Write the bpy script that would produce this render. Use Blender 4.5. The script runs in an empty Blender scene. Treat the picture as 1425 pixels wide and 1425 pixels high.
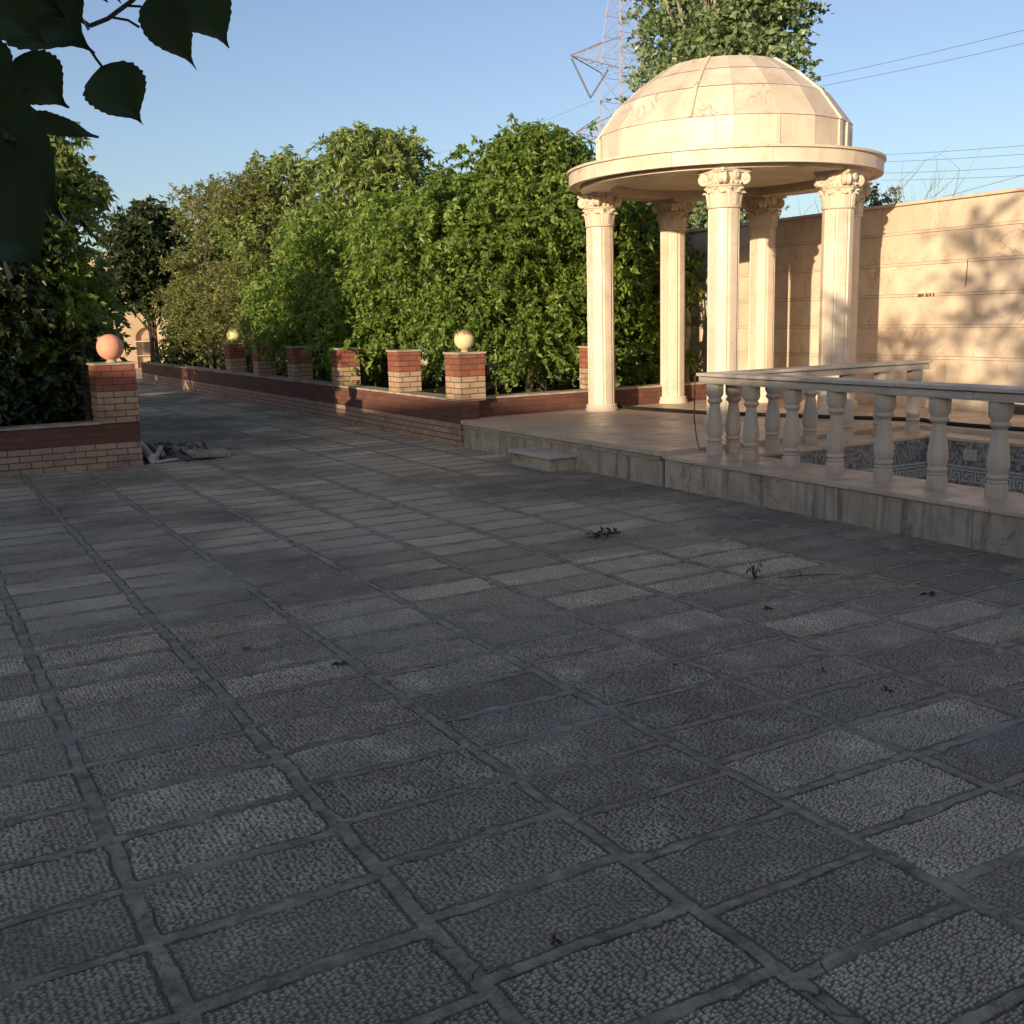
import bpy, bmesh, math, random
import numpy as np
from mathutils import Vector, Matrix
rnd = random.Random(7)
NR = np.random.default_rng(11)
SC = bpy.context.scene
C = SC.collection
PI = math.pi
R_ = math.radians

# ------------------------------------------------------------------ camera
CAM_H, FPX = 1.5, 1480.0 / 1425.0
PITCH, YAW, ROLL = R_(10.414), R_(29.594), 0.026
cam_d = bpy.data.cameras.new('camera'); cam = bpy.data.objects.new('camera', cam_d); C.objects.link(cam)
cam_d.sensor_width = 36; cam_d.lens = 36 * FPX; cam_d.clip_start = 0.05; cam_d.clip_end = 3000
F = Vector((math.sin(YAW), math.cos(YAW), 0)); RT = Vector((math.cos(YAW), -math.sin(YAW), 0)); UP = Vector((0, 0, 1))
fw = F * math.cos(PITCH) - UP * math.sin(PITCH)
dn0 = -UP * math.cos(PITCH) - F * math.sin(PITCH)
rt = RT * math.cos(ROLL) + dn0 * math.sin(ROLL)
dn = -RT * math.sin(ROLL) + dn0 * math.cos(ROLL)
M = Matrix((rt, -dn, -fw)).transposed().to_4x4(); M.translation = (0, 0, CAM_H)
cam.matrix_world = M
SC.camera = cam

# ------------------------------------------------------------------ sky, sun, exposure
SUN_EL = R_(10.2)
TO_SUN = Vector((-0.846, -0.533, 0)).normalized() * math.cos(SUN_EL) + UP * math.sin(SUN_EL)
w = bpy.data.worlds.new('World'); SC.world = w; w.use_nodes = True
nt = w.node_tree
sky = nt.nodes.new('ShaderNodeTexSky'); sky.sky_type = 'NISHITA'; sky.sun_disc = False
sky.sun_elevation = R_(10.2); sky.sun_rotation = math.atan2(TO_SUN.x, TO_SUN.y)
sky.air_density = 1.0; sky.dust_density = 3.0; sky.ozone_density = 2.0; sky.altitude = 900
bg = nt.nodes['Background']; bg.inputs['Strength'].default_value = 0.13
hs = nt.nodes.new('ShaderNodeHueSaturation'); hs.inputs['Saturation'].default_value = 0.93; hs.inputs['Hue'].default_value = 0.512
nt.links.new(sky.outputs[0], hs.inputs['Color']); nt.links.new(hs.outputs[0], bg.inputs['Color'])
sl = bpy.data.lights.new('sun', 'SUN'); sl.energy = 4.2; sl.angle = R_(0.5); sl.color = (1.0, 0.825, 0.575)
so = bpy.data.objects.new('sun', sl); C.objects.link(so); so.location = (0, 0, 30)
so.rotation_euler = TO_SUN.to_track_quat('Z', 'Y').to_euler()
SC.view_settings.view_transform = 'Standard'; SC.view_settings.look = 'None'
SC.view_settings.exposure = 0.55; SC.view_settings.gamma = 1.0

# ------------------------------------------------------------------ node helpers
class T:
    def __init__(s, name):
        s.m = bpy.data.materials.new(name); s.m.use_nodes = True
        s.t = s.m.node_tree; s.p = s.t.nodes['Principled BSDF']; s.out = s.t.nodes['Material Output']
    def n(s, typ, ins=None, **props):
        nd = s.t.nodes.new('ShaderNode' + typ)
        for k, v in props.items(): setattr(nd, k, v)
        for k, v in (ins or {}).items():
            sk = nd.inputs[k]
            if isinstance(v, bpy.types.NodeSocket): s.t.links.new(v, sk)
            else:
                if hasattr(sk.default_value, '__len__') and len(sk.default_value) == 4 and len(v) == 3: v = (*v, 1)
                sk.default_value = v
        return nd
    def math(s, op, a, b=0.0, c=0.0, clamp=False):
        return s.n('Math', {0: a, 1: b, 2: c}, operation=op, use_clamp=clamp).outputs[0]
    def mix(s, f, a, b, mode='MIX'):
        nd = s.t.nodes.new('ShaderNodeMix'); nd.data_type = 'RGBA'; nd.blend_type = mode; nd.clamp_factor = True
        for k, v in ((0, f), (6, a), (7, b)):
            sk = nd.inputs[k]
            if isinstance(v, bpy.types.NodeSocket): s.t.links.new(v, sk)
            else: sk.default_value = (*v, 1) if (k > 0 and len(v) == 3) else v
        return nd.outputs[2]
    def ramp(s, f, lo, hi, a=0.0, b=1.0):
        return s.n('MapRange', {0: f, 1: lo, 2: hi, 3: a, 4: b}, interpolation_type='SMOOTHSTEP').outputs[0]
    def noise(s, vec, scale, detail=4, rough=0.55, dist=0.0):
        return s.n('TexNoise', {'Vector': vec, 'Scale': scale, 'Detail': detail, 'Roughness': rough, 'Distortion': dist})
    def pos(s): return s.n('NewGeometry').outputs['Position']
    def obj(s): return s.n('TexCoord').outputs['Object']
    def island(s): return s.n('NewGeometry').outputs['Random Per Island']
    def set(s, col=None, rough=None, bump=None, bstr=0.5, bdist=0.01, spec=None):
        if col is not None: s.n_link(col, 'Base Color')
        if rough is not None: s.n_link(rough, 'Roughness')
        if spec is not None: s.p.inputs['Specular IOR Level'].default_value = spec
        if bump is not None:
            b = s.n('Bump', {'Height': bump, 'Strength': bstr, 'Distance': bdist})
            s.t.links.new(b.outputs[0], s.p.inputs['Normal'])
        return s.m
    def n_link(s, v, k):
        sk = s.p.inputs[k]
        if isinstance(v, bpy.types.NodeSocket): s.t.links.new(v, sk)
        else: sk.default_value = (*v, 1) if hasattr(v, '__len__') and len(v) == 3 else v

def plain(name, col, rough=0.6, var=0.25, scale=8.0, bump=0.3, spec=0.3, bdist=0.004):
    t = T(name); o = t.obj(); nz = t.noise(o, scale, 6)
    c = t.mix(t.ramp(nz.outputs[0], 0.3, 0.7), tuple(x * (1 - var) for x in col), tuple(min(1, x * (1 + var)) for x in col))
    return t.set(c, rough, t.noise(o, scale * 6, 4).outputs[0], bump, bdist, spec)

def marble(name, lo, hi, vein, vs=1.6, vein_amt=0.5, rough=0.38, island=0.5, streak=0.0, streakcol=(0.1, 0.09, 0.08), joint=0.0, dirt=0.25):
    t = T(name); p = t.pos(); isl = t.island()
    off = t.n('Combine' + 'XYZ', {0: t.math('MULTIPLY', isl, 37.0), 1: t.math('MULTIPLY', isl, 17.0), 2: t.math('MULTIPLY', isl, 53.0)}).outputs[0]
    pv = t.n('VectorMath', {0: p, 1: off}, operation='ADD').outputs[0] if island > 0 else p
    n1 = t.noise(pv, 1.6, 8, 0.6, 1.2).outputs[0]
    c = t.mix(t.ramp(n1, 0.3, 0.7), lo, hi)
    c = t.mix(t.math('MULTIPLY', isl, island), c, t.mix(0.5, hi, lo, 'MULTIPLY'), 'MIX') if island > 0 else c
    # thin veins where a distorted noise crosses its middle value
    v1 = t.math('ABSOLUTE', t.math('SUBTRACT', t.noise(pv, vs, 7, 0.62, 1.6).outputs[0], 0.5))
    vm = t.math('MULTIPLY', t.ramp(v1, 0.0, 0.02, 1.0, 0.0), t.ramp(t.noise(pv, vs * 0.7, 2).outputs[0], 0.48, 0.66))
    c = t.mix(t.math('MULTIPLY', vm, vein_amt), c, vein)
    # broad cloudy bands
    b1 = t.ramp(t.noise(pv, 0.9, 5, 0.6, 2.5).outputs[0], 0.55, 0.75)
    c = t.mix(t.math('MULTIPLY', b1, 0.35), c, vein)
    if streak > 0:
        sp = t.n('VectorMath', {0: pv, 1: (9, 9, 1.3)}, operation='MULTIPLY').outputs[0]
        s1 = t.ramp(t.noise(sp, 1.0, 6, 0.65, 0.8).outputs[0], 0.48, 0.7)
        c = t.mix(t.math('MULTIPLY', s1, streak), c, streakcol)
        sp2 = t.noise(pv, 5.0, 8, 0.7, 1.0).outputs[0]
        c = t.mix(t.math('MULTIPLY', t.ramp(sp2, 0.58, 0.7), streak), c, tuple(x * 0.6 for x in streakcol))
    d = t.noise(p, 4.5, 8, 0.7).outputs[0]
    c = t.mix(t.math('MULTIPLY', t.ramp(d, 0.5, 0.72), dirt), c, (0.30, 0.24, 0.18))
    if joint > 0:
        sx = t.n('SeparateXYZ', {0: p})
        br = t.n('TexBrick', {'Vector': p, 'Color1': (1, 1, 1), 'Color2': (0.86, 0.84, 0.82), 'Mortar': (0.45, 0.4, 0.36), 'Scale': 1.0,
                 'Mortar Size': 0.003, 'Brick Width': joint, 'Row Height': joint * 0.6}, offset=0.5)
        c = t.mix(1.0, c, br.outputs[0], 'MULTIPLY')
    rg = t.ramp(d, 0.3, 0.7, rough - 0.08, rough + 0.22)
    return t.set(c, rg, t.noise(p, 40, 5).outputs[0], 0.12, 0.004, 0.4)

def brick_mat(name, split, red=(0.27, 0.095, 0.06), light=(0.43, 0.27, 0.165), dark=1.0):
    t = T(name); p = t.pos(); s = t.n('SeparateXYZ', {0: p})
    u = t.math('ADD', s.outputs[0], s.outputs[1])
    wob = t.noise(p, 3.0, 3).outputs[0]
    v = t.math('ADD', s.outputs[2], t.math('MULTIPLY', t.math('SUBTRACT', wob, 0.5), 0.008))
    vec = t.n('CombineXYZ', {0: u, 1: v, 2: 0.0}).outputs[0]
    br = t.n('TexBrick', {'Vector': vec, 'Color1': (0, 0, 0), 'Color2': (1, 1, 1), 'Mortar': (0.5, 0.5, 0.5), 'Scale': 1.0, 'Mortar Size': 0.0060,
             'Mortar Smooth': 0.3, 'Bias': 0.0, 'Brick Width': 0.215, 'Row Height': 0.0688}, offset=0.5)
    rv = t.n('RGBToBW', {0: br.outputs[0]}).outputs[0]
    mort = br.outputs[1]
    up = t.math('GREATER_THAN', s.outputs[2], split)
    nz = t.noise(p, 14, 6, 0.65).outputs[0]
    f = t.math('ADD', t.math('MULTIPLY', rv, 0.6), t.math('MULTIPLY', nz, 0.4))
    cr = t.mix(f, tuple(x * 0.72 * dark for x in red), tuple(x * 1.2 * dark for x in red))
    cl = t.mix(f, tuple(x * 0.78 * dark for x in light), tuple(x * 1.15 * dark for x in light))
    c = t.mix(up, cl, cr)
    c = t.mix(mort, c, t.mix(up, (0.09, 0.07, 0.055), (0.12, 0.05, 0.035)))
    grime = t.ramp(t.noise(p, 2.2, 6, 0.7).outputs[0], 0.5, 0.75)
    c = t.mix(t.math('MULTIPLY', grime, 0.6), c, (0.085, 0.062, 0.05))
    h = t.math('SUBTRACT', t.math('MULTIPLY', nz, 0.25), mort)
    return t.set(c, 0.75, h, 0.6, 0.006, 0.25)

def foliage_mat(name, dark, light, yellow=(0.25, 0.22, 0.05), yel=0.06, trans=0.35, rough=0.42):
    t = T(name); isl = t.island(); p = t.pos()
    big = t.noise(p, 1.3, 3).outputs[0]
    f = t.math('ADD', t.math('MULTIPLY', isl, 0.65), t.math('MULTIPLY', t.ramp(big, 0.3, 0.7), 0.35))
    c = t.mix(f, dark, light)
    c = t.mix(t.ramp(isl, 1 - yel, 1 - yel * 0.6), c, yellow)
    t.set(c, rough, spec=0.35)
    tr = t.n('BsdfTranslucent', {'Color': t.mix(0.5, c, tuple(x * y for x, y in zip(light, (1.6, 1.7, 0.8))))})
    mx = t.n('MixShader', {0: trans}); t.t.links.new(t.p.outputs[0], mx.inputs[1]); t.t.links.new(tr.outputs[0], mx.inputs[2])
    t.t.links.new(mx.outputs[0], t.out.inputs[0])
    return t.m

# ------------------------------------------------------------------ geometry helpers
class MB:
    """collects boxes, lathes, prisms and tubes; build() links them as one mesh"""
    def __init__(s): s.v = []; s.f = []; s.xf = Matrix.Identity(4)
    def add(s, vs, fs):
        b = len(s.v); s.v += [tuple(s.xf @ Vector(v)) for v in vs]; s.f += [tuple(b + i for i in f) for f in fs]
    def box(s, x0, x1, y0, y1, z0, z1):
        s.add([(x0, y0, z0), (x1, y0, z0), (x1, y1, z0), (x0, y1, z0), (x0, y0, z1), (x1, y0, z1), (x1, y1, z1), (x0, y1, z1)],
              [(0, 3, 2, 1), (4, 5, 6, 7), (0, 1, 5, 4), (1, 2, 6, 5), (2, 3, 7, 6), (3, 0, 4, 7)])
    def hexa(s, bot, top):
        s.add(list(bot) + list(top), [(0, 3, 2, 1), (4, 5, 6, 7), (0, 1, 5, 4), (1, 2, 6, 5), (2, 3, 7, 6), (3, 0, 4, 7)])
    def prism(s, poly, z0, z1):
        n = len(poly)
        s.add([(x, y, z0) for x, y in poly] + [(x, y, z1) for x, y in poly],
              [tuple(range(n))[::-1], tuple(range(n, 2 * n))] + [(i, (i + 1) % n, n + (i + 1) % n, n + i) for i in range(n)])
    def lathe(s, prof, n=24, cx=0, cy=0, a0=0, caps=True, closed=False):
        vs, fs = [], []; m = len(prof)
        for r, z in prof:
            for i in range(n):
                a = a0 + 2 * PI * i / n; vs.append((cx + r * math.cos(a), cy + r * math.sin(a), z))
        rng = range(m if closed else m - 1)
        for k in rng:
            k2 = (k + 1) % m
            for i in range(n):
                j = (i + 1) % n; fs.append((k * n + i, k * n + j, k2 * n + j, k2 * n + i))
        if caps and not closed:
            fs.append(tuple(range(n))[::-1]); fs.append(tuple((m - 1) * n + i for i in range(n)))
        s.add(vs, fs)
    def tube(s, pts, rad, n=6):
        pts = [Vector(p) for p in pts]; m = len(pts)
        if not hasattr(rad, '__len__'): rad = [rad] * m
        vs, fs = [], []
        for i, p in enumerate(pts):
            d = (pts[min(i + 1, m - 1)] - pts[max(i - 1, 0)]).normalized()
            a = d.cross(Vector((0, 0, 1)) if abs(d.z) < 0.9 else Vector((1, 0, 0))).normalized(); b = d.cross(a)
            for k in range(n):
                t = 2 * PI * k / n; vs.append(p + (a * math.cos(t) + b * math.sin(t)) * rad[i])
        for i in range(m - 1):
            for k in range(n):
                j = (k + 1) % n; fs.append((i * n + k, i * n + j, (i + 1) * n + j, (i + 1) * n + k))
        fs.append(tuple(range(n))[::-1]); fs.append(tuple((m - 1) * n + k for k in range(n)))
        s.add(vs, fs)
    def build(s, name, mat, parent=None, smooth=None, bevel=0.0, loc=None):
        me = bpy.data.meshes.new(name); me.from_pydata(s.v, [], s.f); me.materials.append(mat)
        bm = bmesh.new(); bm.from_mesh(me); bmesh.ops.recalc_face_normals(bm, faces=bm.faces); bm.to_mesh(me); bm.free()
        if smooth is not None:
            me.shade_smooth()
            me.set_sharp_from_angle(angle=R_(smooth))
        o = bpy.data.objects.new(name, me); C.objects.link(o)
        if parent: o.parent = parent
        if loc: o.location = loc
        if bevel > 0:
            b = o.modifiers.new('bevel', 'BEVEL'); b.width = bevel; b.segments = 2; b.limit_method = 'ANGLE'; b.angle_limit = R_(40)
        return o

def tag(o, label=None, cat=None, group=None, kind=None):
    if label: o['label'] = label
    if cat: o['category'] = cat
    if group: o['group'] = group
    if kind: o['kind'] = kind
    return o
def thing(name, label, cat, loc=(0, 0, 0), rz=0, group=None):
    o = bpy.data.objects.new(name, None); C.objects.link(o); o.location = loc; o.rotation_euler = (0, 0, rz)
    o.empty_display_size = 0.1
    return tag(o, label, cat, group)
def dup(o, parent=None):
    c = o.copy(); C.objects.link(c); c.parent = parent
    for ch in list(o.children): dup(ch, c)
    return c
def np_mesh(name, V, Q, mat, parent=None, smooth=False):
    """mesh of quads from numpy arrays"""
    me = bpy.data.meshes.new(name); nq = len(Q)
    me.vertices.add(len(V)); me.vertices.foreach_set('co', np.ascontiguousarray(V, dtype=np.float32).ravel())
    me.loops.add(nq * 4); me.loops.foreach_set('vertex_index', np.ascontiguousarray(Q, dtype=np.int32).ravel())
    me.polygons.add(nq); me.polygons.foreach_set('loop_start', np.arange(0, nq * 4, 4, dtype=np.int32))
    me.materials.append(mat); me.update(calc_edges=True)
    if smooth: me.shade_smooth()
    o = bpy.data.objects.new(name, me); C.objects.link(o)
    if parent: o.parent = parent
    return o

# ------------------------------------------------------------------ materials
MAT = {}
MAT['marble'] = marble('cream_marble', (0.60, 0.465, 0.35), (0.75, 0.63, 0.49), (0.34, 0.22, 0.16), 1.8, 0.85, 0.42, 0.35, streak=0.16, streakcol=(0.34, 0.25, 0.18))
MAT['wallmarble'] = marble('wall_marble', (0.62, 0.475, 0.355), (0.76, 0.625, 0.48), (0.40, 0.24, 0.175), 1.3, 0.75, 0.45, 0.45, dirt=0.35)
MAT['shaft'] = marble('column_marble', (0.60, 0.48, 0.36), (0.72, 0.60, 0.47), (0.42, 0.30, 0.22), 2.2, 0.35, 0.4, 0.0)
MAT['carved'] = marble('carved_stone', (0.60, 0.49, 0.37), (0.68, 0.57, 0.44), (0.45, 0.34, 0.25), 2.0, 0.1, 0.6, 0.0)
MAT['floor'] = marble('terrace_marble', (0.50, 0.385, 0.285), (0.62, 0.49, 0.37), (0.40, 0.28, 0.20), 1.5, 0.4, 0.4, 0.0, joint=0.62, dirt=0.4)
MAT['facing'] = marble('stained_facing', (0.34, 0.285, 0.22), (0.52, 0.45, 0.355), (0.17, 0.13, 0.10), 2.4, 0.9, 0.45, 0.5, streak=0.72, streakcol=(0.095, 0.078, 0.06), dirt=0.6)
MAT['rail'] = marble('rail_marble', (0.47, 0.405, 0.335), (0.60, 0.525, 0.44), (0.27, 0.22, 0.18), 3.0, 0.7, 0.4, 0.2)
MAT['baluster'] = marble('baluster_stone', (0.45, 0.375, 0.30), (0.55, 0.465, 0.375), (0.45, 0.37, 0.30), 2.0, 0.1, 0.6, 0.0, dirt=0.3)
MAT['dark'] = plain('shadow_gap', (0.05, 0.04, 0.035), 0.9)
MAT['brickwall'] = brick_mat('planter_brick', 0.2752, (0.15, 0.066, 0.048), (0.40, 0.275, 0.195))  # red set darker than the pillars', painting deeper shade into the low walls
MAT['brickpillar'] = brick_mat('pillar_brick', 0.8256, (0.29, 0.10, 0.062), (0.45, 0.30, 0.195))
MAT['capstone'] = plain('cap_stone', (0.36, 0.29, 0.22), 0.7, 0.3, 6)
MAT['soil'] = plain('bed_soil', (0.045, 0.036, 0.028), 0.95, 0.5, 5, 1.0, 0.1, 0.03)
MAT['earth'] = plain('dry_earth', (0.20, 0.165, 0.125), 0.95, 0.25, 0.4, 0.5, 0.1)
MAT['bark'] = plain('bark', (0.085, 0.065, 0.05), 0.9, 0.45, 18, 1.0, 0.2, 0.02)
MAT['palebark'] = plain('pale_bark', (0.30, 0.25, 0.19), 0.85, 0.35, 14, 0.8, 0.2, 0.02)
MAT['steel'] = plain('pylon_steel', (0.30, 0.24, 0.26), 0.6, 0.15)
MAT['cable'] = plain('cable', (0.16, 0.17, 0.20), 0.6, 0.1)
MAT['rubber'] = plain('black_rubber', (0.018, 0.016, 0.015), 0.55, 0.3)
MAT['wire'] = plain('brown_wire', (0.12, 0.075, 0.055), 0.6, 0.2)
MAT['pvc'] = plain('grey_pvc', (0.42, 0.40, 0.37), 0.5, 0.2)
MAT['concrete'] = plain('broken_concrete', (0.33, 0.285, 0.235), 0.85, 0.35, 12, 0.8, 0.2, 0.01)
MAT['darkchunk'] = plain('dark_rubble', (0.12, 0.105, 0.09), 0.9, 0.4, 12, 0.8, 0.2, 0.01)
MAT['dry'] = plain('dry_leaf', (0.075, 0.055, 0.038), 0.8, 0.4, 20)
MAT['tanleaf'] = plain('tan_leaf', (0.20, 0.14, 0.07), 0.8, 0.3, 20)
MAT['twig'] = plain('grey_twig', (0.20, 0.17, 0.15), 0.8, 0.25, 20)
MAT['plaster'] = plain('plaster', (0.55, 0.46, 0.35), 0.85, 0.12, 1.2)
MAT['poolfloor'] = plain('pool_floor', (0.14, 0.15, 0.17), 0.5, 0.2, 3)
MAT['keylight'] = plain('key_tile', (0.46, 0.43, 0.39), 0.4, 0.2, 30)
MAT['rust'] = plain('rust', (0.16, 0.07, 0.05), 0.8, 0.3)

def globe_mat(name, col, patch=None):
    t = T(name); o = t.obj(); c = t.mix(t.ramp(t.noise(o, 9, 5).outputs[0], 0.35, 0.7), tuple(x * 0.88 for x in col), col)
    if patch:
        z = t.n('SeparateXYZ', {0: o}).outputs[2]
        k = t.math('ADD', z, t.math('MULTIPLY', t.math('SUBTRACT', t.noise(o, 16, 5).outputs[0], 0.5), 0.16))
        c = t.mix(t.ramp(k, 0.055, 0.075), c, patch)
    return t.set(c, 0.65, spec=0.25)
MAT['globe_y'] = globe_mat('yellowed_globe', (0.76, 0.60, 0.34), (0.33, 0.20, 0.10))
MAT['globe_l'] = globe_mat('lemon_globe', (0.78, 0.68, 0.32))
MAT['globe_p'] = globe_mat('salmon_globe', (0.80, 0.36, 0.24))

def mosaic():
    t = T('pool_mosaic'); p = t.pos()
    s = t.n('SeparateXYZ', {0: p}); u = t.math('ADD', s.outputs[0], s.outputs[1])
    q = lambda a: t.math('FLOOR', t.math('MULTIPLY', a, 40.0))
    wn = t.n('TexWhiteNoise', {0: t.n('CombineXYZ', {0: q(u), 1: q(s.outputs[2]), 2: 0.0}).outputs[0]}, noise_dimensions='3D').outputs[0]
    big = t.ramp(t.noise(p, 3.0, 5, 0.7).outputs[0], 0.5, 0.75)
    c = t.mix(wn, (0.10, 0.092, 0.085), (0.36, 0.33, 0.30))
    c = t.mix(t.math('MULTIPLY', big, 0.5), c, (0.40, 0.40, 0.42))
    fr = t.math('MINIMUM', t.math('FRACT', t.math('MULTIPLY', u, 40.0)), t.math('FRACT', t.math('MULTIPLY', s.outputs[2], 40.0)))
    c = t.mix(t.ramp(fr, 0.0, 0.12, 1, 0), c, (0.16, 0.155, 0.15))
    return t.set(c, 0.3, spec=0.45)
MAT['mosaic'] = mosaic()

def paving(disp=False):
    t = T('embossed_paving'); p = t.pos(); s = t.n('SeparateXYZ', {0: p})
    wv = t.noise(p, 3.5, 4, 0.6)
    ws = t.n('SeparateColor', {0: wv.outputs[1]})
    X = t.math('ADD', s.outputs[0], t.math('MULTIPLY', t.math('SUBTRACT', ws.outputs[0], 0.5), 0.045))
    Y = t.math('ADD', s.outputs[1], t.math('MULTIPLY', t.math('SUBTRACT', ws.outputs[1], 0.5), 0.045))
    u = t.math('DIVIDE', t.math('SUBTRACT', X, 1.0), 0.612); i = t.math('FLOOR', u); fu = t.math('FRACT', u)
    jit = t.n('TexWhiteNoise', {1: i}, noise_dimensions='1D').outputs[0]
    v = t.math('DIVIDE', t.math('SUBTRACT', Y, t.math('ADD', 2.20, t.math('MULTIPLY', jit, 0.11))), 0.309)
    j = t.math('FLOOR', v); fv = t.math('FRACT', v)
    du = t.math('MULTIPLY', t.math('SUBTRACT', 0.5, t.math('ABSOLUTE', t.math('SUBTRACT', fu, 0.5))), 0.612)
    dv = t.math('MULTIPLY', t.math('SUBTRACT', 0.5, t.math('ABSOLUTE', t.math('SUBTRACT', fv, 0.5))), 0.309)
    idv = t.n('CombineXYZ', {0: i, 1: j, 2: 3.0}).outputs[0]
    rid = t.n('TexWhiteNoise', {0: idv}, noise_dimensions='3D')
    rc = t.n('SeparateColor', {0: rid.outputs[1]})
    jw = t.math('ADD', 0.0155, t.math('MULTIPLY', rc.outputs[0], 0.010))
    jw = t.math('ADD', jw, t.ramp(t.noise(p, 3.7, 5, 0.65).outputs[0], 0.52, 0.78, 0.0, 0.035))
    fine = t.math('MULTIPLY', t.math('SUBTRACT', t.noise(p, 70, 5, 0.7).outputs[0], 0.5), 0.016)
    d = t.math('ADD', t.math('MINIMUM', t.math('SUBTRACT', du, 0.004), dv), fine)
    dd = t.math('SUBTRACT', d, jw)
    tile = t.ramp(dd, -0.002, 0.004)
    edge = t.math('MULTIPLY', t.ramp(dd, -0.006, 0.0), t.ramp(dd, 0.0, 0.009, 1, 0))
    edge = t.math('MULTIPLY', edge, t.ramp(t.noise(p, 2.3, 3).outputs[0], 0.36, 0.54))
    # embossed cobbles
    cv = t.n('VectorMath', {0: p, 1: (58, 92, 1)}, operation='MULTIPLY').outputs[0]
    vo = t.n('TexVoronoi', {'Vector': cv, 'Scale': 1.0, 'Randomness': 0.62}, voronoi_dimensions='2D', feature='F1')
    dist = vo.outputs['Distance']
    cob = t.ramp(dist, 0.08, 0.66, 1, 0)
    crand = t.n('SeparateColor', {0: vo.outputs['Color']}).outputs[0]
    worn = t.ramp(t.noise(p, 4.2, 4, 0.6).outputs[0], 0.46, 0.72)
    # colour
    grit = t.noise(p, 160, 3, 0.7).outputs[0]
    bright = t.math('ADD', 0.84, t.math('MULTIPLY', t.math('POWER', rc.outputs[1], 1.8), 0.38))
    wear = t.math('ADD', 0.60, t.math('MULTIPLY', rc.outputs[2], 0.40))
    tc = t.mix(t.math('MULTIPLY', t.math('MULTIPLY', cob, wear), t.math('ADD', 0.6, t.math('MULTIPLY', crand, 0.4))), PAVE['lo'], PAVE['hi'])  # dark gaps and pale tops paint the cobbles' shading into the colour
    tc = t.mix(t.math('MULTIPLY', t.math('MULTIPLY', worn, cob), 0.55), tc, PAVE['worn'])
    mn = t.noise(p, 11, 10, 0.78).outputs[0]
    mc = t.mix(t.ramp(mn, 0.3, 0.7), PAVE['mlo'], PAVE['mhi'])
    crk = t.ramp(t.n('TexVoronoi', {'Vector': t.n('VectorMath', {0: p, 1: t.n('VectorMath', {0: wv.outputs[1], 1: (0.35, 0.35, 0)}, operation='MULTIPLY').outputs[0]}, operation='ADD').outputs[0], 'Scale': 3.3}, voronoi_dimensions='2D', feature='DISTANCE_TO_EDGE').outputs['Distance'], 0.0, 0.010, 1, 0)
    crk = t.math('MULTIPLY', t.math('MULTIPLY', crk, t.math('SUBTRACT', 1.0, tile)), t.ramp(t.noise(p, 1.1, 3).outputs[0], 0.48, 0.6))
    # dusty patches; rising along Y, they paint the far ground's brighter light
    dust_light = t.ramp(t.noise(p, 0.45, 6, 0.65, 0.4).outputs[0], 0.34, 0.62)
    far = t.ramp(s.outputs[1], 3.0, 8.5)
    df = t.math('MULTIPLY', dust_light, t.math('ADD', 0.10, t.math('MULTIPLY', far, 0.55)))
    c = t.mix(tile, mc, tc)
    blue = t.ramp(t.noise(p, 0.7, 4, 0.6, 0.5).outputs[0], 0.5, 0.66)
    c = t.mix(t.math('MULTIPLY', blue, 0.35), c, PAVE['blue'])
    c = t.mix(t.math('MULTIPLY', df, t.math('ADD', 0.12, t.math('MULTIPLY', tile, 0.88))), c, PAVE['dust_light'])
    tb = t.mix(tile, (1, 1, 1), t.n('CombineColor', {0: bright, 1: bright, 2: bright}).outputs[0])
    c = t.mix(1.0, c, tb, 'MULTIPLY')
    gm = t.ramp(grit, 0.3, 0.7, 0.78, 1.2); c = t.mix(1.0, c, t.n('CombineColor', {0: gm, 1: gm, 2: gm}).outputs[0], 'MULTIPLY')
    dk = t.ramp(t.noise(p, 1.6, 7, 0.7).outputs[0], 0.56, 0.72)
    c = t.mix(t.math('MULTIPLY', dk, 0.4), c, PAVE['stain'])
    c = t.mix(t.math('MULTIPLY', t.math('ADD', edge, crk, 0.0, True), 0.8), c, (0.045, 0.037, 0.03))
    h = t.math('MULTIPLY', t.math('MULTIPLY', cob, tile), t.math('ADD', 0.45, t.math('MULTIPLY', wear, 0.5)))
    h = t.math('ADD', h, t.math('MULTIPLY', t.noise(p, 30, 6, 0.7).outputs[0], 0.25))
    h = t.math('SUBTRACT', h, t.math('MULTIPLY', t.math('ADD', edge, crk), 0.7))
    h = t.math('ADD', h, t.math('MULTIPLY', t.math('SUBTRACT', 1.0, tile), t.math('ADD', 0.30, t.math('MULTIPLY', mn, 0.5))))
    h = t.math('MULTIPLY', h, t.math('SUBTRACT', 1.0, t.math('MULTIPLY', df, 0.8)))
    rgh = t.ramp(rc.outputs[2], 0, 1, 0.6, 0.85)
    if disp:
        dn_ = t.n('Displacement', {'Height': h, 'Midlevel': 0.5, 'Scale': 0.0095})
        t.t.links.new(dn_.outputs[0], t.out.inputs['Displacement']); t.m.displacement_method = 'BOTH'
        return t.set(c, rgh, spec=0.3)
    return t.set(c, rgh, h, 1.0, 0.012, 0.3)
PAVE = dict(lo=(0.145, 0.118, 0.082), hi=(0.67, 0.565, 0.405), worn=(0.90, 0.775, 0.575), mlo=(0.12, 0.098, 0.068), mhi=(0.43, 0.357, 0.247),
            blue=(0.31, 0.28, 0.28), dust_light=(0.86, 0.70, 0.47), stain=(0.12, 0.102, 0.078))
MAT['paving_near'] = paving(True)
MAT['paving'] = paving()

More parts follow.
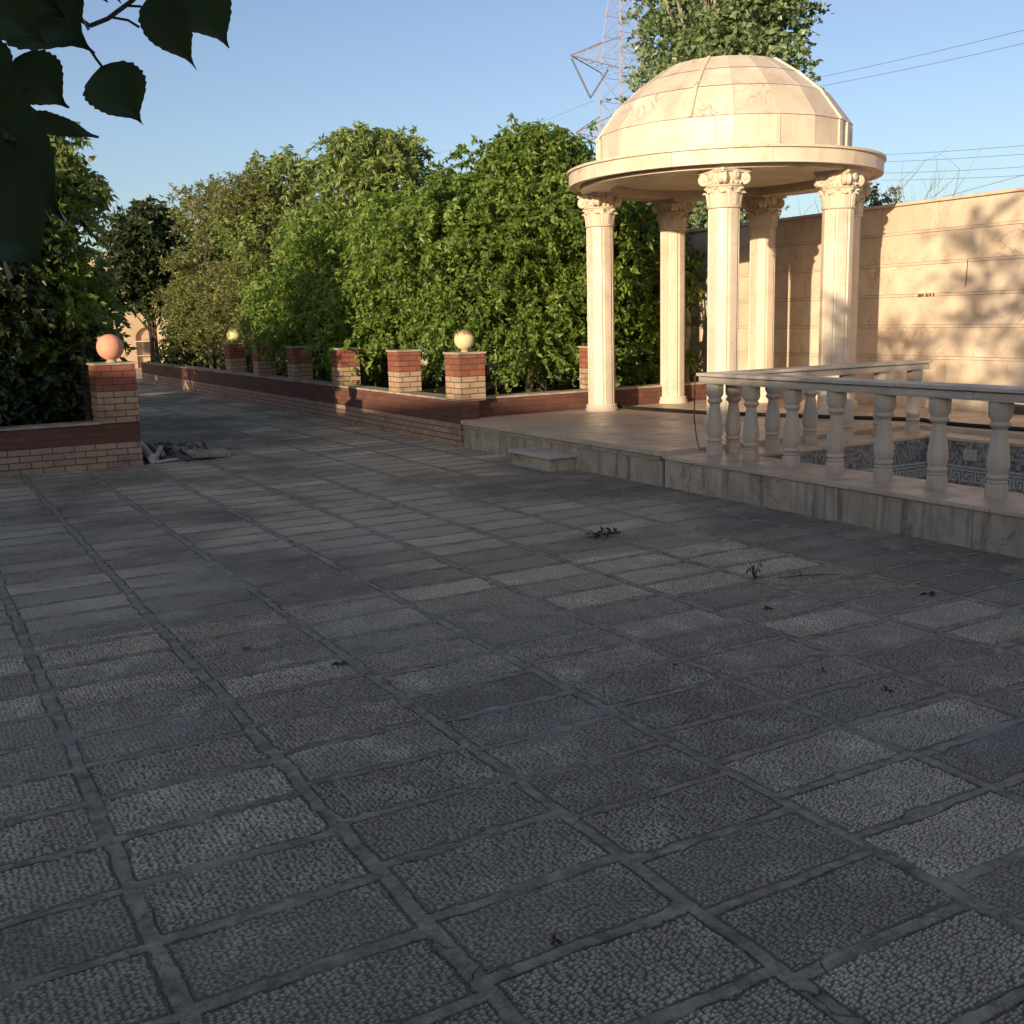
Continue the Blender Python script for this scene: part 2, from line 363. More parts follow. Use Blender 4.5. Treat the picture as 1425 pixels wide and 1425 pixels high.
MAT['leaf_a'] = foliage_mat('leaf_privet', (0.05, 0.09, 0.018), (0.225, 0.31, 0.06), (0.26, 0.26, 0.04), 0.05)
MAT['leaf_b'] = foliage_mat('leaf_bright', (0.065, 0.12, 0.02), (0.26, 0.35, 0.07), (0.28, 0.28, 0.05), 0.05)
MAT['leaf_c'] = foliage_mat('leaf_olive', (0.10, 0.115, 0.035), (0.25, 0.255, 0.09), (0.30, 0.25, 0.08), 0.10)
MAT['leaf_d'] = foliage_mat('leaf_tall', (0.10, 0.145, 0.04), (0.30, 0.36, 0.12), (0.30, 0.27, 0.08), 0.08)
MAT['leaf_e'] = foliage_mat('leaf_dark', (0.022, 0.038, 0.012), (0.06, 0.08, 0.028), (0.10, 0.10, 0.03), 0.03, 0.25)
MAT['leaf_p'] = foliage_mat('leaf_poplar', (0.075, 0.115, 0.05), (0.27, 0.34, 0.165), (0.2, 0.2, 0.08), 0.04, 0.25, 0.35)
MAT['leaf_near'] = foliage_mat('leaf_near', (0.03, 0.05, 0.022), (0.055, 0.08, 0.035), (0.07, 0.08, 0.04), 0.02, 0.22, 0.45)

# ------------------------------------------------------------------ ground, paving, beds
def frame_sheet(mb, x0, x1, y0, y1, hx0, hx1, hy0, hy1, z):
    mb.add([(x0, y0, z), (x1, y0, z), (x1, y1, z), (x0, y1, z), (hx0, hy0, z), (hx1, hy0, z), (hx1, hy1, z), (hx0, hy1, z)],
           [(0, 1, 5, 4), (1, 2, 6, 5), (2, 3, 7, 6), (3, 0, 4, 7)])
b = MB(); frame_sheet(b, -900, 900, -900, 900, 6.26, 8.5, -0.99, 6.86, 0)
tag(b.build('ground', MAT['earth']), kind='structure')
GX0, GX1, GY0, GY1 = -0.7, 4.7, 1.1, 5.4      # the embossed slabs nearest the viewer carry real relief
b = MB(); Zp = 0.004
b.add([(-14, -12, Zp), (5.69, -12, Zp), (5.69, GY0, Zp), (-14, GY0, Zp), (-14, GY1, Zp), (5.69, GY1, Zp), (5.69, 11.2, Zp), (10.4, 11.2, Zp), (10.4, 40.9, Zp), (-14, 40.9, Zp),
       (GX0, GY0, Zp), (GX0, GY1, Zp), (GX1, GY0, Zp), (GX1, GY1, Zp)],
      [(0, 1, 2, 12, 10, 3), (3, 10, 11, 4), (12, 2, 5, 13), (4, 11, 13, 5, 6, 7, 8, 9)])
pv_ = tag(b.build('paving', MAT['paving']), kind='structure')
xs = np.linspace(GX0, GX1, 1080); ys = GY0 + (GY1 - GY0) * np.linspace(0, 1, 800) ** 1.15; XX, YY = np.meshgrid(xs, ys)
I = np.arange(1080 * 800).reshape(800, 1080)
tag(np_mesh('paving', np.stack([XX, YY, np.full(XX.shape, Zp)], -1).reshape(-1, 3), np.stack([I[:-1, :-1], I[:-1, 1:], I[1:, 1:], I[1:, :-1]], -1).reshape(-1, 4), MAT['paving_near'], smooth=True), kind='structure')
def bed(name, x0, x1, y0, y1, z):
    nx, ny = int((x1 - x0) / 0.3) + 2, int((y1 - y0) / 0.3) + 2
    xs = np.linspace(x0, x1, nx); ys = np.linspace(y0, y1, ny); XX, YY = np.meshgrid(xs, ys)
    ZZ = z + NR.normal(0, 0.025, XX.shape)
    V = np.stack([XX, YY, ZZ], -1).reshape(-1, 3); I = np.arange(nx * ny).reshape(ny, nx)
    Q = np.stack([I[:-1, :-1], I[:-1, 1:], I[1:, 1:], I[1:, :-1]], -1).reshape(-1, 4)
    tag(np_mesh(name, V, Q, MAT['soil'], smooth=True), kind='structure')
bed('soil_bed', 5.9, 10.44, 11.4, 29.8, 0.38)
bed('soil_bed', -9.0, 1.96, 12.26, 29.0, 0.36)

# ------------------------------------------------------------------ boundary wall (right), clad in marble courses
BW = thing('boundary_wall', 'tall cream marble clad garden wall running behind the domed pavilion', 'wall', (10.45, 8, 0))
def wbox(mb, x0, x1, y0, y1, z0, z1): mb.box(x0 - 10.45, x1 - 10.45, y0 - 8, y1 - 8, z0, z1)
m = MB(); wbox(m, 10.475, 10.75, -3, 41, 0, 2.655); m.build('wall_core', MAT['dark'], BW)
m = MB()
zc = [0.0, 0.17, 0.53, 0.89, 1.25, 1.61, 1.97, 2.33, 2.66]
for k in range(len(zc) - 1):
    y = -3 + rnd.random() * 0.6
    while y < 41:
        L = rnd.choice((0.78, 0.8, 0.82, 1.1)); y1 = min(y + L, 41)
        wbox(m, 10.45 + rnd.random() * 0.004, 10.478, y, y1 - 0.003, zc[k] + 0.032, zc[k + 1] - 0.004); y = y1
m.build('facing', MAT['wallmarble'], BW)
m = MB()
for k in range(1, len(zc) - 1):
    y = -3 + rnd.random()
    while y < 41:
        y1 = min(y + 1.6, 41); wbox(m, 10.443, 10.477, y, y1 - 0.003, zc[k], zc[k] + 0.028); y = y1
m.build('course_strip', MAT['wallmarble'], BW)
m = MB(); y = -3
while y < 41:
    wbox(m, 10.415, 10.80, y, min(y + 1.2, 41) - 0.004, 2.66, 2.695); y += 1.2
m.build('coping', MAT['marble'], BW, bevel=0.004)

# wall at the end of the path with a sooty arched niche
EW = thing('end_wall', 'sunlit beige wall closing the far end of the path, with a sooty arched niche', 'wall', (4, 41, 0))
t = T('sooty_plaster'); p = t.pos(); s = t.n('SeparateXYZ', {0: p})
dx = t.math('DIVIDE', t.math('SUBTRACT', s.outputs[0], 8.12), 0.36); dz = t.math('DIVIDE', t.math('SUBTRACT', s.outputs[2], 0.72), 0.36)
rr = t.math('ADD', t.math('ADD', t.math('MULTIPLY', dx, dx), t.math('MULTIPLY', dz, dz)), t.math('MULTIPLY', t.noise(p, 5, 5).outputs[0], 0.8))
c = t.mix(t.ramp(t.noise(p, 1.5, 5).outputs[0], 0.3, 0.7), (0.46, 0.33, 0.22), (0.56, 0.42, 0.29))
c = t.mix(t.ramp(rr, 0.45, 1.5, 0.95, 0.0), c, (0.02, 0.018, 0.016))
sooty = t.set(c, 0.85)
m = MB(); m.box(-12, 3.66, -0.02, 0.3, 0, 4.0); m.box(4.56, 6.4, -0.02, 0.3, 0, 4.0); m.box(3.66, 4.56, 0.12, 0.3, 0, 4.0)
arc = [(3.66 + 0.45 - 0.45 * math.cos(a), 1.05 + 0.42 * math.sin(a)) for a in np.linspace(0, PI, 13)]
for (xa, za), (xb, zb) in zip(arc[:-1], arc[1:]):
    m.hexa([(xa, -0.02, za), (xb, -0.02, zb), (xb, 0.12, zb), (xa, 0.12, za)], [(xa, -0.02, 4.0), (xb, -0.02, 4.0), (xb, 0.12, 4.0), (xa, 0.12, 4.0)])
m.build('plaster_face', sooty, EW)
m = MB(); m.box(3.6, 4.62, -0.05, -0.022, 0.93, 0.97); m.box(3.6, 4.62, -0.05, -0.022, 0.42, 0.45); m.build('niche_shelf', MAT['plaster'], EW)
m = MB(); m.box(-12, 6.4, -0.08, 0.36, 4.002, 4.12); m.build('coping', MAT['capstone'], EW)

# ------------------------------------------------------------------ brick planter walls
PW = thing('planter_wall', 'low two tone brick planter wall running along the right side of the path', 'wall', (5.77, 11.3, 0))
def lbox(mb, o, x0, x1, y0, y1, z0, z1): mb.box(x0 - o[0], x1 - o[0], y0 - o[1], y1 - o[1], z0 - o[2], z1 - o[2])
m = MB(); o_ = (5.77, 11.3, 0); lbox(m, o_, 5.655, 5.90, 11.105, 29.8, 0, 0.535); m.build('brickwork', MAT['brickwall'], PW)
m = MB(); y = 11.5
while y < 29.8:
    lbox(m, o_, 5.64, 5.915, y, min(y + 0.55, 29.8) - 0.006, 0.537, 0.56); y += 0.55
m.build('coping', MAT['capstone'], PW)
BK = thing('planter_wall', 'low red brick planter wall behind the pavilion terrace', 'wall', (8, 11.35, 0))
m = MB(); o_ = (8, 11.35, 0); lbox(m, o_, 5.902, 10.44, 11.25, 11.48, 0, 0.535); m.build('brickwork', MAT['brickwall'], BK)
m = MB(); x = 6.0
while x < 10.44:
    lbox(m, o_, x, min(x + 0.55, 10.44) - 0.006, 11.235, 11.495, 0.537, 0.56); x += 0.55
m.build('coping', MAT['capstone'], BK)
LW = thing('planter_wall', 'low two tone brick planter wall at the left edge, coming in from the left', 'wall', (2, 12.1, 0))
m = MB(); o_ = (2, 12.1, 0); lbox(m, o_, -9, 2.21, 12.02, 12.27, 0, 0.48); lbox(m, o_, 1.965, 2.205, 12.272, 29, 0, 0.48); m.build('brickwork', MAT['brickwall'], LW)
m = MB(); x = -9
while x < 1.8:
    lbox(m, o_, x, min(x + 0.6, 1.8) - 0.005, 12.0, 12.285, 0.482, 0.505); x += 0.6
y = 12.45
while y < 29:
    lbox(m, o_, 1.95, 2.22, y, min(y + 0.6, 29) - 0.005, 0.482, 0.505); y += 0.6
m.build('coping', MAT['capstone'], LW)

def pillar(x0, x1, y0, y1, zb, zt, label):
    cx, cy = (x0 + x1) / 2, (y0 + y1) / 2
    p = thing('brick_pillar', label, 'pillar', (cx, cy, zb), 0, 'brick pillars on the planter walls')
    m = MB(); m.box(x0 - cx, x1 - cx, y0 - cy, y1 - cy, 0, zt - zb); m.build('brickwork', MAT['brickpillar'], p, bevel=0.003)
    m = MB(); m.box(x0 - cx - 0.015, x1 - cx + 0.015, y0 - cy - 0.015, y1 - cy + 0.015, zt - zb + 0.001, zt - zb + 0.024); m.build('cap', MAT['capstone'], p, bevel=0.003)
    return p
pillar(5.648, 5.99, 11.098, 11.47, 0.537, 1.08, 'large sunlit brick pillar with a yellowed round lamp, at the terrace corner')
PY = [13.05, 15.2, 17.3, 19.3, 21.2]
PL = ['sunlit brick pillar without a lamp, half under leaves, next beyond the terrace corner pillar',
      'shaded brick pillar third along the path wall from the terrace corner',
      'shaded brick pillar fourth along the path wall, in the middle of the dark run',
      'shaded brick pillar just before the farthest one with a lamp',
      'farthest brick pillar on the path wall, carrying a small lemon coloured lamp']
for y, l in zip(PY, PL): pillar(5.665, 5.99, y - 0.17, y + 0.17, 0.562, 1.08 if y < 20 else 1.10, l)
pillar(7.62, 7.95, 11.225, 11.56, 0.562, 1.08, 'brick pillar standing behind the left front column of the pavilion')
pillar(1.80, 2.215, 12.005, 12.42, 0.482, 1.10, 'shaded brick pillar with a salmon lamp at the corner of the left planter')

def globe(x, y, z, r, mat, label):
    g = thing('globe_lamp', label, 'lamp', (x, y, z), 0, 'round lamps on the brick pillars')
    m = MB(); m.lathe([(r * 0.42, 0.0), (r * 0.42, 0.012), (r * 0.34, 0.018), (r * 0.34, 0.034)], 20); m.build('collar', MAT['capstone'], g, 40)
    m = MB(); a0 = -1.30
    m.lathe([(r * math.cos(a), r * math.sin(a)) for a in np.linspace(a0, PI / 2 - 0.02, 22)], 32)
    m.build('glass_globe', mat, g, 60, loc=(0, 0, 0.026 + r * math.sin(-a0)))
globe(5.82, 11.28, 1.104, 0.118, MAT['globe_y'], 'yellowed round lamp with a brown stain on top, on the large corner pillar')
globe(5.83, 21.2, 1.124, 0.135, MAT['globe_l'], 'lemon yellow round lamp on the farthest pillar of the path wall')
globe(2.01, 12.21, 1.124, 0.14, MAT['globe_p'], 'salmon pink round lamp on the left brick pillar')

# ------------------------------------------------------------------ marble terrace
TE = thing('marble_terrace', 'raised cream marble terrace carrying the domed pavilion', 'terrace', (8, 9.2, 0))
o_ = (8, 9.2, 0)
m = MB(); lbox(m, o_, 5.70, 10.44, 7.345, 11.22, 0.0, 0.268); lbox(m, o_, 8.87, 10.44, -1, 7.343, 0, 0.268); m.build('core', MAT['dark'], TE)
m = MB(); lbox(m, o_, 5.645, 10.442, 7.30, 11.10, 0.272, 0.322); lbox(m, o_, 5.905, 10.442, 11.102, 11.248, 0.272, 0.322); lbox(m, o_, 8.85, 10.442, -1, 7.297, 0.272, 0.322)
m.build('floor_slab', MAT['floor'], TE, bevel=0.004)
m = MB(); y = 7.33
while y < 11.09:
    L = rnd.choice((0.38, 0.42, 0.46)); y1 = min(y + L, 11.09); lbox(m, o_, 5.668 + rnd.random() * 0.004, 5.698, y, y1 - 0.004, 0, 0.228); y = y1
y = 7.33
while y < 11.09:
    y1 = min(y + 0.95, 11.09); lbox(m, o_, 5.660, 5.698, y, y1 - 0.004, 0.230, 0.268); y = y1
x = 5.72
while x < 10.4:
    x1 = min(x + 0.8, 10.4); lbox(m, o_, x, x1 - 0.004, 7.306, 7.343, 0.0, 0.268); x = x1
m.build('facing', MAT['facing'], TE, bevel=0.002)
ST = thing('marble_step', 'low marble step block against the terrace front', 'step', (5.5, 9.07, 0))
m = MB(); m.box(-0.13, 0.165, -0.38, 0.37, 0.005, 0.128); m.build('block', MAT['facing'], ST, bevel=0.003)
m = MB(); m.box(-0.155, 0.165, -0.41, 0.40, 0.13, 0.16); m.build('tread', MAT['rail'], ST, bevel=0.004)

# ------------------------------------------------------------------ pool
PO = thing('pool', 'empty mosaic lined pool with a key pattern border behind the balustrade', 'pool', (7.3, 4, 0))
o_ = (7.3, 4, 0)
m = MB(); lbox(m, o_, 5.665, 6.27, -1, 7.312, 0.25, 0.28); lbox(m, o_, 6.272, 8.84, 6.86, 7.312, 0.25, 0.28); lbox(m, o_, 8.50, 8.84, -1, 6.858, 0.25, 0.28)
m.build('coping', MAT['floor'], PO, bevel=0.004)
m = MB(); y = -1
while y < 7.30:
    L = rnd.choice((0.36, 0.42, 0.5)); y1 = min(y + L, 7.305); lbox(m, o_, 5.682 + rnd.random() * 0.004, 5.71, y, y1 - 0.003, 0, 0.248); y = y1
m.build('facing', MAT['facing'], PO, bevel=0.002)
m = MB(); lbox(m, o_, 6.24, 6.30, -1, 6.89, -0.36, 0.248); lbox(m, o_, 8.47, 8.53, -1, 6.89, -0.36, 0.248); lbox(m, o_, 6.302, 8.468, 6.83, 6.89, -0.36, 0.248); lbox(m, o_, 6.302, 8.468, -1.0, -0.96, -0.36, 0.248)
lbox(m, o_, 5.712, 6.238, -1, 7.3, 0, 0.248); lbox(m, o_, 6.24, 8.84, 6.892, 7.3, 0, 0.248); lbox(m, o_, 8.532, 8.84, -1, 6.89, 0, 0.248)
m.build('basin', MAT['mosaic'], PO)
m = MB(); lbox(m, o_, 6.25, 8.52, -1, 6.88, -0.38, -0.35); m.build('basin_floor', MAT['poolfloor'], PO)
KEY = ['XXXXXXXX', 'X.......', 'X.XXXXX.', 'X.X...X.', 'X.X.X.X.', 'X...X.X.', 'XXXXX.X.', '......X.']
def key_strip(mb, place, n, cell, z0):
    for q in range(n):
        for r in range(8):
            c = 0
            while c < 8:
                if KEY[r][c] == 'X':
                    e = c
                    while e < 8 and KEY[r][e] == 'X': e += 1
                    place(mb, (q * 8 + c) * cell, (q * 8 + e) * cell, z0 - (r + 1) * cell, z0 - r * cell); c = e
                else: c += 1
kc = 0.0165
m = MB()
key_strip(m, lambda mb, a, b_, z0, z1: lbox(mb, o_, 8.464, 8.472, 6.82 - b_, 6.82 - a, z0, z1), 42, kc, 0.0)
key_strip(m, lambda mb, a, b_, z0, z1: lbox(mb, o_, 8.46 - b_, 8.46 - a, 6.824, 6.832, z0, z1), 16, kc, 0.0)
lbox(m, o_, 8.464, 8.472, 1.2, 6.82, 0.012, 0.03); lbox(m, o_, 8.464, 8.472, 1.2, 6.82, -0.165, -0.147)
lbox(m, o_, 6.30, 8.46, 6.824, 6.832, 0.012, 0.03); lbox(m, o_, 6.30, 8.46, 6.824, 6.832, -0.165, -0.147)
m.build('key_border', MAT['keylight'], PO)
m = MB(); lbox(m, o_, 8.466, 8.473, 6.28, 6.42, 0.09, 0.19); m.build('pale_patch', MAT['keylight'], PO)
m = MB(); lbox(m, o_, 8.458, 8.472, -1, 6.80, -0.349, -0.17); lbox(m, o_, 6.3, 8.456, 6.818, 6.832, -0.349, -0.17); m.build('plain_band', MAT['poolfloor'], PO)

# ------------------------------------------------------------------ balustrades
def baluster_mesh():
    m = MB()
    m.lathe([(0.070, 0.0), (0.072, 0.008), (0.072, 0.075), (0.062, 0.085)], 8, a0=PI / 8)
    m.lathe([(0.055, 0.083), (0.064, 0.092), (0.064, 0.100), (0.052, 0.106), (0.052, 0.110), (0.066, 0.120), (0.068, 0.130), (0.062, 0.142), (0.055, 0.148)], 20)
    m.lathe([(0.056, 0.146), (0.068, 0.170), (0.074, 0.200), (0.073, 0.235), (0.066, 0.290), (0.055, 0.355), (0.047, 0.410), (0.044, 0.440)], 8, a0=PI / 8)
    m.lathe([(0.045, 0.436), (0.052, 0.446), (0.064, 0.458), (0.066, 0.466), (0.060, 0.476), (0.053, 0.484), (0.055, 0.492), (0.068, 0.510), (0.073, 0.530), (0.073, 0.535)], 20)
    m.lathe([(0.073, 0.532), (0.076, 0.540), (0.076, 0.602), (0.070, 0.612)], 8, a0=PI / 8)
    return m
B1 = thing('balustrade', 'grey stone balustrade on the near pool edge, in the shade', 'balustrade', (6.05, 7.08, 0.28))
b0 = baluster_mesh().build('baluster', MAT['baluster'], B1, 30, bevel=0.0)
first = True
for k in range(11):
    o = b0 if first else dup(b0, B1); first = False
    o.location = (rnd.uniform(-0.004, 0.004), -0.459 * k, 0); o.rotation_euler = (0, 0, rnd.uniform(-0.12, 0.12))
def rail_part(mb, x0, x1, y0, y1, ax):
    e = 0.035
    mb.box(x0, x1, y0, y1, 0.614, 0.624)
    mb.box(x0 + 0.006, x1 - 0.006, y0, y1, 0.6245, 0.668)
    mb.box(x0 + 0.018, x1 - 0.018, y0, y1, 0.6685, 0.6755)
    mb.box(x0 - 0.024, x1 + 0.024, y0 - 0.001, y1 + 0.001, 0.676, 0.703)
def rail_part2(mb, x0, x1):
    mb.box(x0, x1, -0.085, 0.085, 0.614, 0.624); mb.box(x0, x1, -0.079, 0.079, 0.6245, 0.668); mb.box(x0, x1, -0.067, 0.067, 0.6685, 0.6755); mb.box(x0 - 0.001, x1 + 0.001, -0.109, 0.109, 0.676, 0.703)
m = MB(); segs = [0.12, -1.42, -2.6, -3.9, -5.3]
for a, c_ in zip(segs[1:], segs[:-1]): rail_part(m, -0.085, 0.085, a + 0.003, c_ - 0.001, 'y')
m.build('rail', MAT['rail'], B1, bevel=0.005)
B2 = thing('balustrade', 'warm lit stone balustrade between the pool and the pavilion terrace', 'balustrade', (6.27, 7.09, 0.28))
for k in range(6):
    o = dup(b0, B2); o.location = (0.46 * k + 0.0, 0.0, 0); o.rotation_euler = (0, 0, rnd.uniform(-0.12, 0.12))
m = MB(); rail_part2(m, -0.09, 1.17); rail_part2(m, 1.174, 2.42)
m.build('rail', MAT['rail'], B2, bevel=0.005)

# ------------------------------------------------------------------ domed pavilion
GX, GY, GR = 8.47, 9.82, 1.46
GA = thing('domed_pavilion', 'round marble pavilion with six columns and a panelled dome', 'pavilion', (GX, GY, 0.31))
def gz(z): return z - 0.31
def shaft_poly(r=0.166):
    p = []
    for k in range(8):
        a = k * PI / 4
        for da, rr in ((-0.285, r / math.cos(0.0) * 0.985), (0, r * 0.955), (0.285, r * 0.985), (0.34, r * 0.90), (0.4455, r * 0.90)):
            p.append((rr * math.cos(a + da), rr * math.sin(a + da)))
    return p
m = MB(); m.prism(shaft_poly(), 0.10, 2.215); col = m.build('column', MAT['shaft'], GA, bevel=0.0)
m = MB(); m.lathe([(0.196, 0.0), (0.20, 0.008), (0.20, 0.045), (0.188, 0.055), (0.186, 0.062), (0.19, 0.075), (0.184, 0.092), (0.172, 0.101)], 40)
m.build('column_base', MAT['carved'], col, 35)
def capital():
    m = MB()
    m.lathe([(0.176, 0.0), (0.192, 0.006), (0.197, 0.018), (0.192, 0.030), (0.18, 0.036)], 32)
    m.lathe([(0.172, 0.03), (0.170, 0.10), (0.178, 0.17), (0.20, 0.215)], 32)
    for k in range(16):        # acanthus leaves: every second one stands higher behind
        a = k * PI / 8; hi = k % 2; m.xf = Matrix.Rotation(a, 4, 'Z')
        h = 0.135 if not hi else 0.175; w0 = 0.040 if not hi else 0.030; rb = 0.184 if not hi else 0.176
        prof = [(rb, 0.032, w0), (rb + 0.006, 0.032 + h * 0.45, w0 * 1.25), (rb + 0.016, 0.032 + h * 0.8, w0 * 1.05), (rb + 0.042, 0.032 + h, w0 * 0.7), (rb + 0.054, 0.032 + h - 0.018, w0 * 0.4)]
        for (r0, z0, wa), (r1, z1, wb) in zip(prof[:-1], prof[1:]):
            for sg in (-1, 1):
                m.hexa([(r0 - 0.012, 0, z0), (r0 + 0.012, 0, z0), (r0, sg * wa, z0), (r0 - 0.02, sg * wa, z0)],
                       [(r1 - 0.012, 0, z1), (r1 + 0.012, 0, z1), (r1, sg * wb, z1), (r1 - 0.02, sg * wb, z1)])
    m.xf = Matrix.Identity(4)
    m.lathe([(0.19, 0.208), (0.212, 0.214), (0.216, 0.224), (0.206, 0.234), (0.20, 0.238)], 32)
    for k in range(20):
        a = k * PI / 10; m.xf = Matrix.Translation((0.203 * math.cos(a), 0.203 * math.sin(a), 0.250))
        m.lathe([(0.004, -0.018), (0.017, -0.012), (0.021, 0.0), (0.017, 0.012), (0.004, 0.018)], 8)
    m.xf = Matrix.Identity(4)
    m.lathe([(0.185, 0.236), (0.195, 0.27), (0.20, 0.345)], 24)
    for k in range(4):
        a = PI / 4 + k * PI / 2
        base = Matrix.Rotation(a, 4, 'Z') @ Matrix.Translation((0.232, 0, 0.292)) @ Matrix.Rotation(PI / 2, 4, 'X')
        m.xf = base
        m.lathe([(0.044, -0.050), (0.052, -0.046), (0.060, -0.040), (0.060, -0.020), (0.052, -0.010), (0.052, 0.010), (0.060, 0.020), (0.060, 0.040), (0.052, 0.046), (0.044, 0.050)], 24)
        m.lathe([(0.018, -0.060), (0.024, -0.052), (0.024, 0.052), (0.018, 0.060)], 14)
        m.xf = Matrix.Rotation(a, 4, 'Z'); m.hexa([(0.10, -0.042, 0.30), (0.235, -0.036, 0.316), (0.235, 0.036, 0.316), (0.10, 0.042, 0.30)], [(0.10, -0.05, 0.346), (0.25, -0.036, 0.351), (0.25, 0.036, 0.351), (0.10, 0.05, 0.346)])
        m.xf = Matrix.Rotation(k * PI / 2, 4, 'Z') @ Matrix.Translation((0.196, 0, 0.325)) @ Matrix.Rotation(PI / 2, 4, 'Y')
        m.lathe([(0.045, -0.01), (0.042, 0.014), (0.026, 0.022), (0.01, 0.018)], 10)
    m.xf = Matrix.Identity(4)
    pl = []
    for k in range(4):
        a = k * PI / 2; ca, sa = math.cos(a), math.sin(a)
        for u in np.linspace(-1, 1, 9):
            x = 0.187 + 0.026 * abs(u) ** 1.8; y = u * 0.196
            pl.append((x * ca - y * sa, x * sa + y * ca))
    m.prism(pl, 0.349, 0.362); m.prism([(x * 1.05, y * 1.05) for x, y in pl], 0.3625, 0.383)
    return m
cap = capital().build('capital', MAT['carved'], col, 38); cap.location = (0, 0, 2.216); cap.scale = (0.90, 0.90, 1.0)
for i, a in enumerate((-129.8, -74.25, -28.4, 28.4, 74.25, 129.8)):
    c_ = col if i == 0 else dup(col, GA)
    c_.location = (GR * math.cos(R_(a)), GR * math.sin(R_(a)), 0); c_.rotation_euler = (0, 0, R_((0, 18, 0, 0, 12, 0)[i]))
m = MB(); m.lathe([(1.29, gz(2.911)), (1.63, gz(2.911)), (1.63, gz(2.948)), (1.29, gz(2.948))], 96, closed=True); m.build('beam_ring', MAT['marble'], GA, 30)
m = MB(); m.lathe([(1.29, gz(2.950)), (1.735, gz(2.950)), (1.735, gz(3.075)), (1.29, gz(3.075))], 96, closed=True); m.build('slab_core', MAT['marble'], GA, 30)
m = MB(); m.lathe([(0.01, gz(3.005)), (1.225, gz(3.005)), (1.225, gz(3.03)), (0.01, gz(3.03))], 64, closed=True); m.build('ceiling', MAT['carved'], GA, 30)
m = MB(); m.lathe([(0.01, gz(3.07)), (1.40, gz(3.07)), (1.40, gz(3.42)), (1.12, gz(3.74)), (0.85, gz(3.96)), (0.6, gz(4.13)), (0.01, gz(4.18))], 40); m.build('dome_core', MAT['dark'], GA)
def arcpiece(m, r0, r1, a0, a1, z0, z1, n=4):
    for k in range(n):
        b0_, b1_ = a0 + (a1 - a0) * k / n, a0 + (a1 - a0) * (k + 1) / n
        P = lambda r, a, z: (r * math.cos(a), r * math.sin(a), z)
        if k == 0: base = len(m.v)
    vs = []; fs = []
    for k in range(n + 1):
        a = a0 + (a1 - a0) * k / n
        vs += [(r0 * math.cos(a), r0 * math.sin(a), z0), (r1 * math.cos(a), r1 * math.sin(a), z0), (r1 * math.cos(a), r1 * math.sin(a), z1), (r0 * math.cos(a), r0 * math.sin(a), z1)]
    for k in range(n):
        q = 4 * k
        for e in range(4): fs.append((q + e, q + (e + 1) % 4, q + 4 + (e + 1) % 4, q + 4 + e))
    fs += [(0, 1, 2, 3), (4 * n + 3, 4 * n + 2, 4 * n + 1, 4 * n)]
    m.add(vs, fs)
m = MB()
for k in range(22):
    a = 2 * PI * k / 22; arcpiece(m, 1.70, 1.760 + rnd.random() * 0.003, a + 0.0008, a + 2 * PI / 22 - 0.0008, gz(2.942), gz(3.082))
m.build('slab_rim', MAT['marble'], GA, 30)
m = MB()
for k in range(14):
    a = 2 * PI * k / 14 + 0.2; arcpiece(m, 1.395, 1.787, a + 0.001, a + 2 * PI / 14 - 0.001, gz(3.084), gz(3.108), 6)
m.build('slab_lip', MAT['marble'], GA, 30)
NS = 20; A0 = R_(216)
bands = [('drum_panels', (1.43, 3.108, 1.43, 3.455)), ('lower_dome_panels', (1.435, 3.459, 1.19, 3.79)), ('middle_dome_panels', (1.183, 3.795, 0.925, 4.012)), ('top_dome_panels', (0.918, 4.017, 0.655, 4.188))]
for bi, (nm, (ra, za, rb, zb)) in enumerate(bands):
    m = MB(); n = NS
    for k in range(n):
        a, c_ = A0 + 2 * PI * k / n + 0.0006, A0 + 2 * PI * (k + 1) / n - 0.0006
        P = lambda r, t, z: (r * math.cos(t), r * math.sin(t), gz(z)); j = rnd.uniform(-0.002, 0.003); i_ = 0.045
        if bi == 0: inn = [(ra - i_, za), (rb - i_, zb)]
        else: inn = [(ra - i_, za + 0.001), (rb - 0.02, zb - 0.035)]
        m.hexa([P(ra + j, a, za), P(ra + j, c_, za), P(inn[0][0], c_, inn[0][1]), P(inn[0][0], a, inn[0][1])],
               [P(rb + j, a, zb), P(rb + j, c_, zb), P(inn[1][0], c_, inn[1][1]), P(inn[1][0], a, inn[1][1])])
    m.build(nm, MAT['marble'], GA, bevel=0.003)
m = MB(); m.lathe([(0.654, gz(4.150)), (0.652, gz(4.19)), (0.30, gz(4.225)), (0.02, gz(4.235))], NS, a0=A0); m.build('dome_cap', MAT['marble'], GA)
for k in range(20):
    a = A0 + 2 * PI * k / 20; hw = 0.016 if k % 4 else 0.024
    if k % 2 and k % 4: continue
    m = MB(); arcpiece(m, 1.38, 1.439, a - hw, a + hw, gz(3.109), gz(3.452), 1); m.build('drum_strip', MAT['marble'], GA, bevel=0.002)
for k in range(5):
    a = A0 + 2 * PI * k / 5 + R_(9); m = MB(); arcpiece(m, 1.38, 1.431, a - 0.02, a + 0.02, gz(3.109), gz(3.450), 1); m.build('drum_strip', MAT['marble'], GA, bevel=0.002)
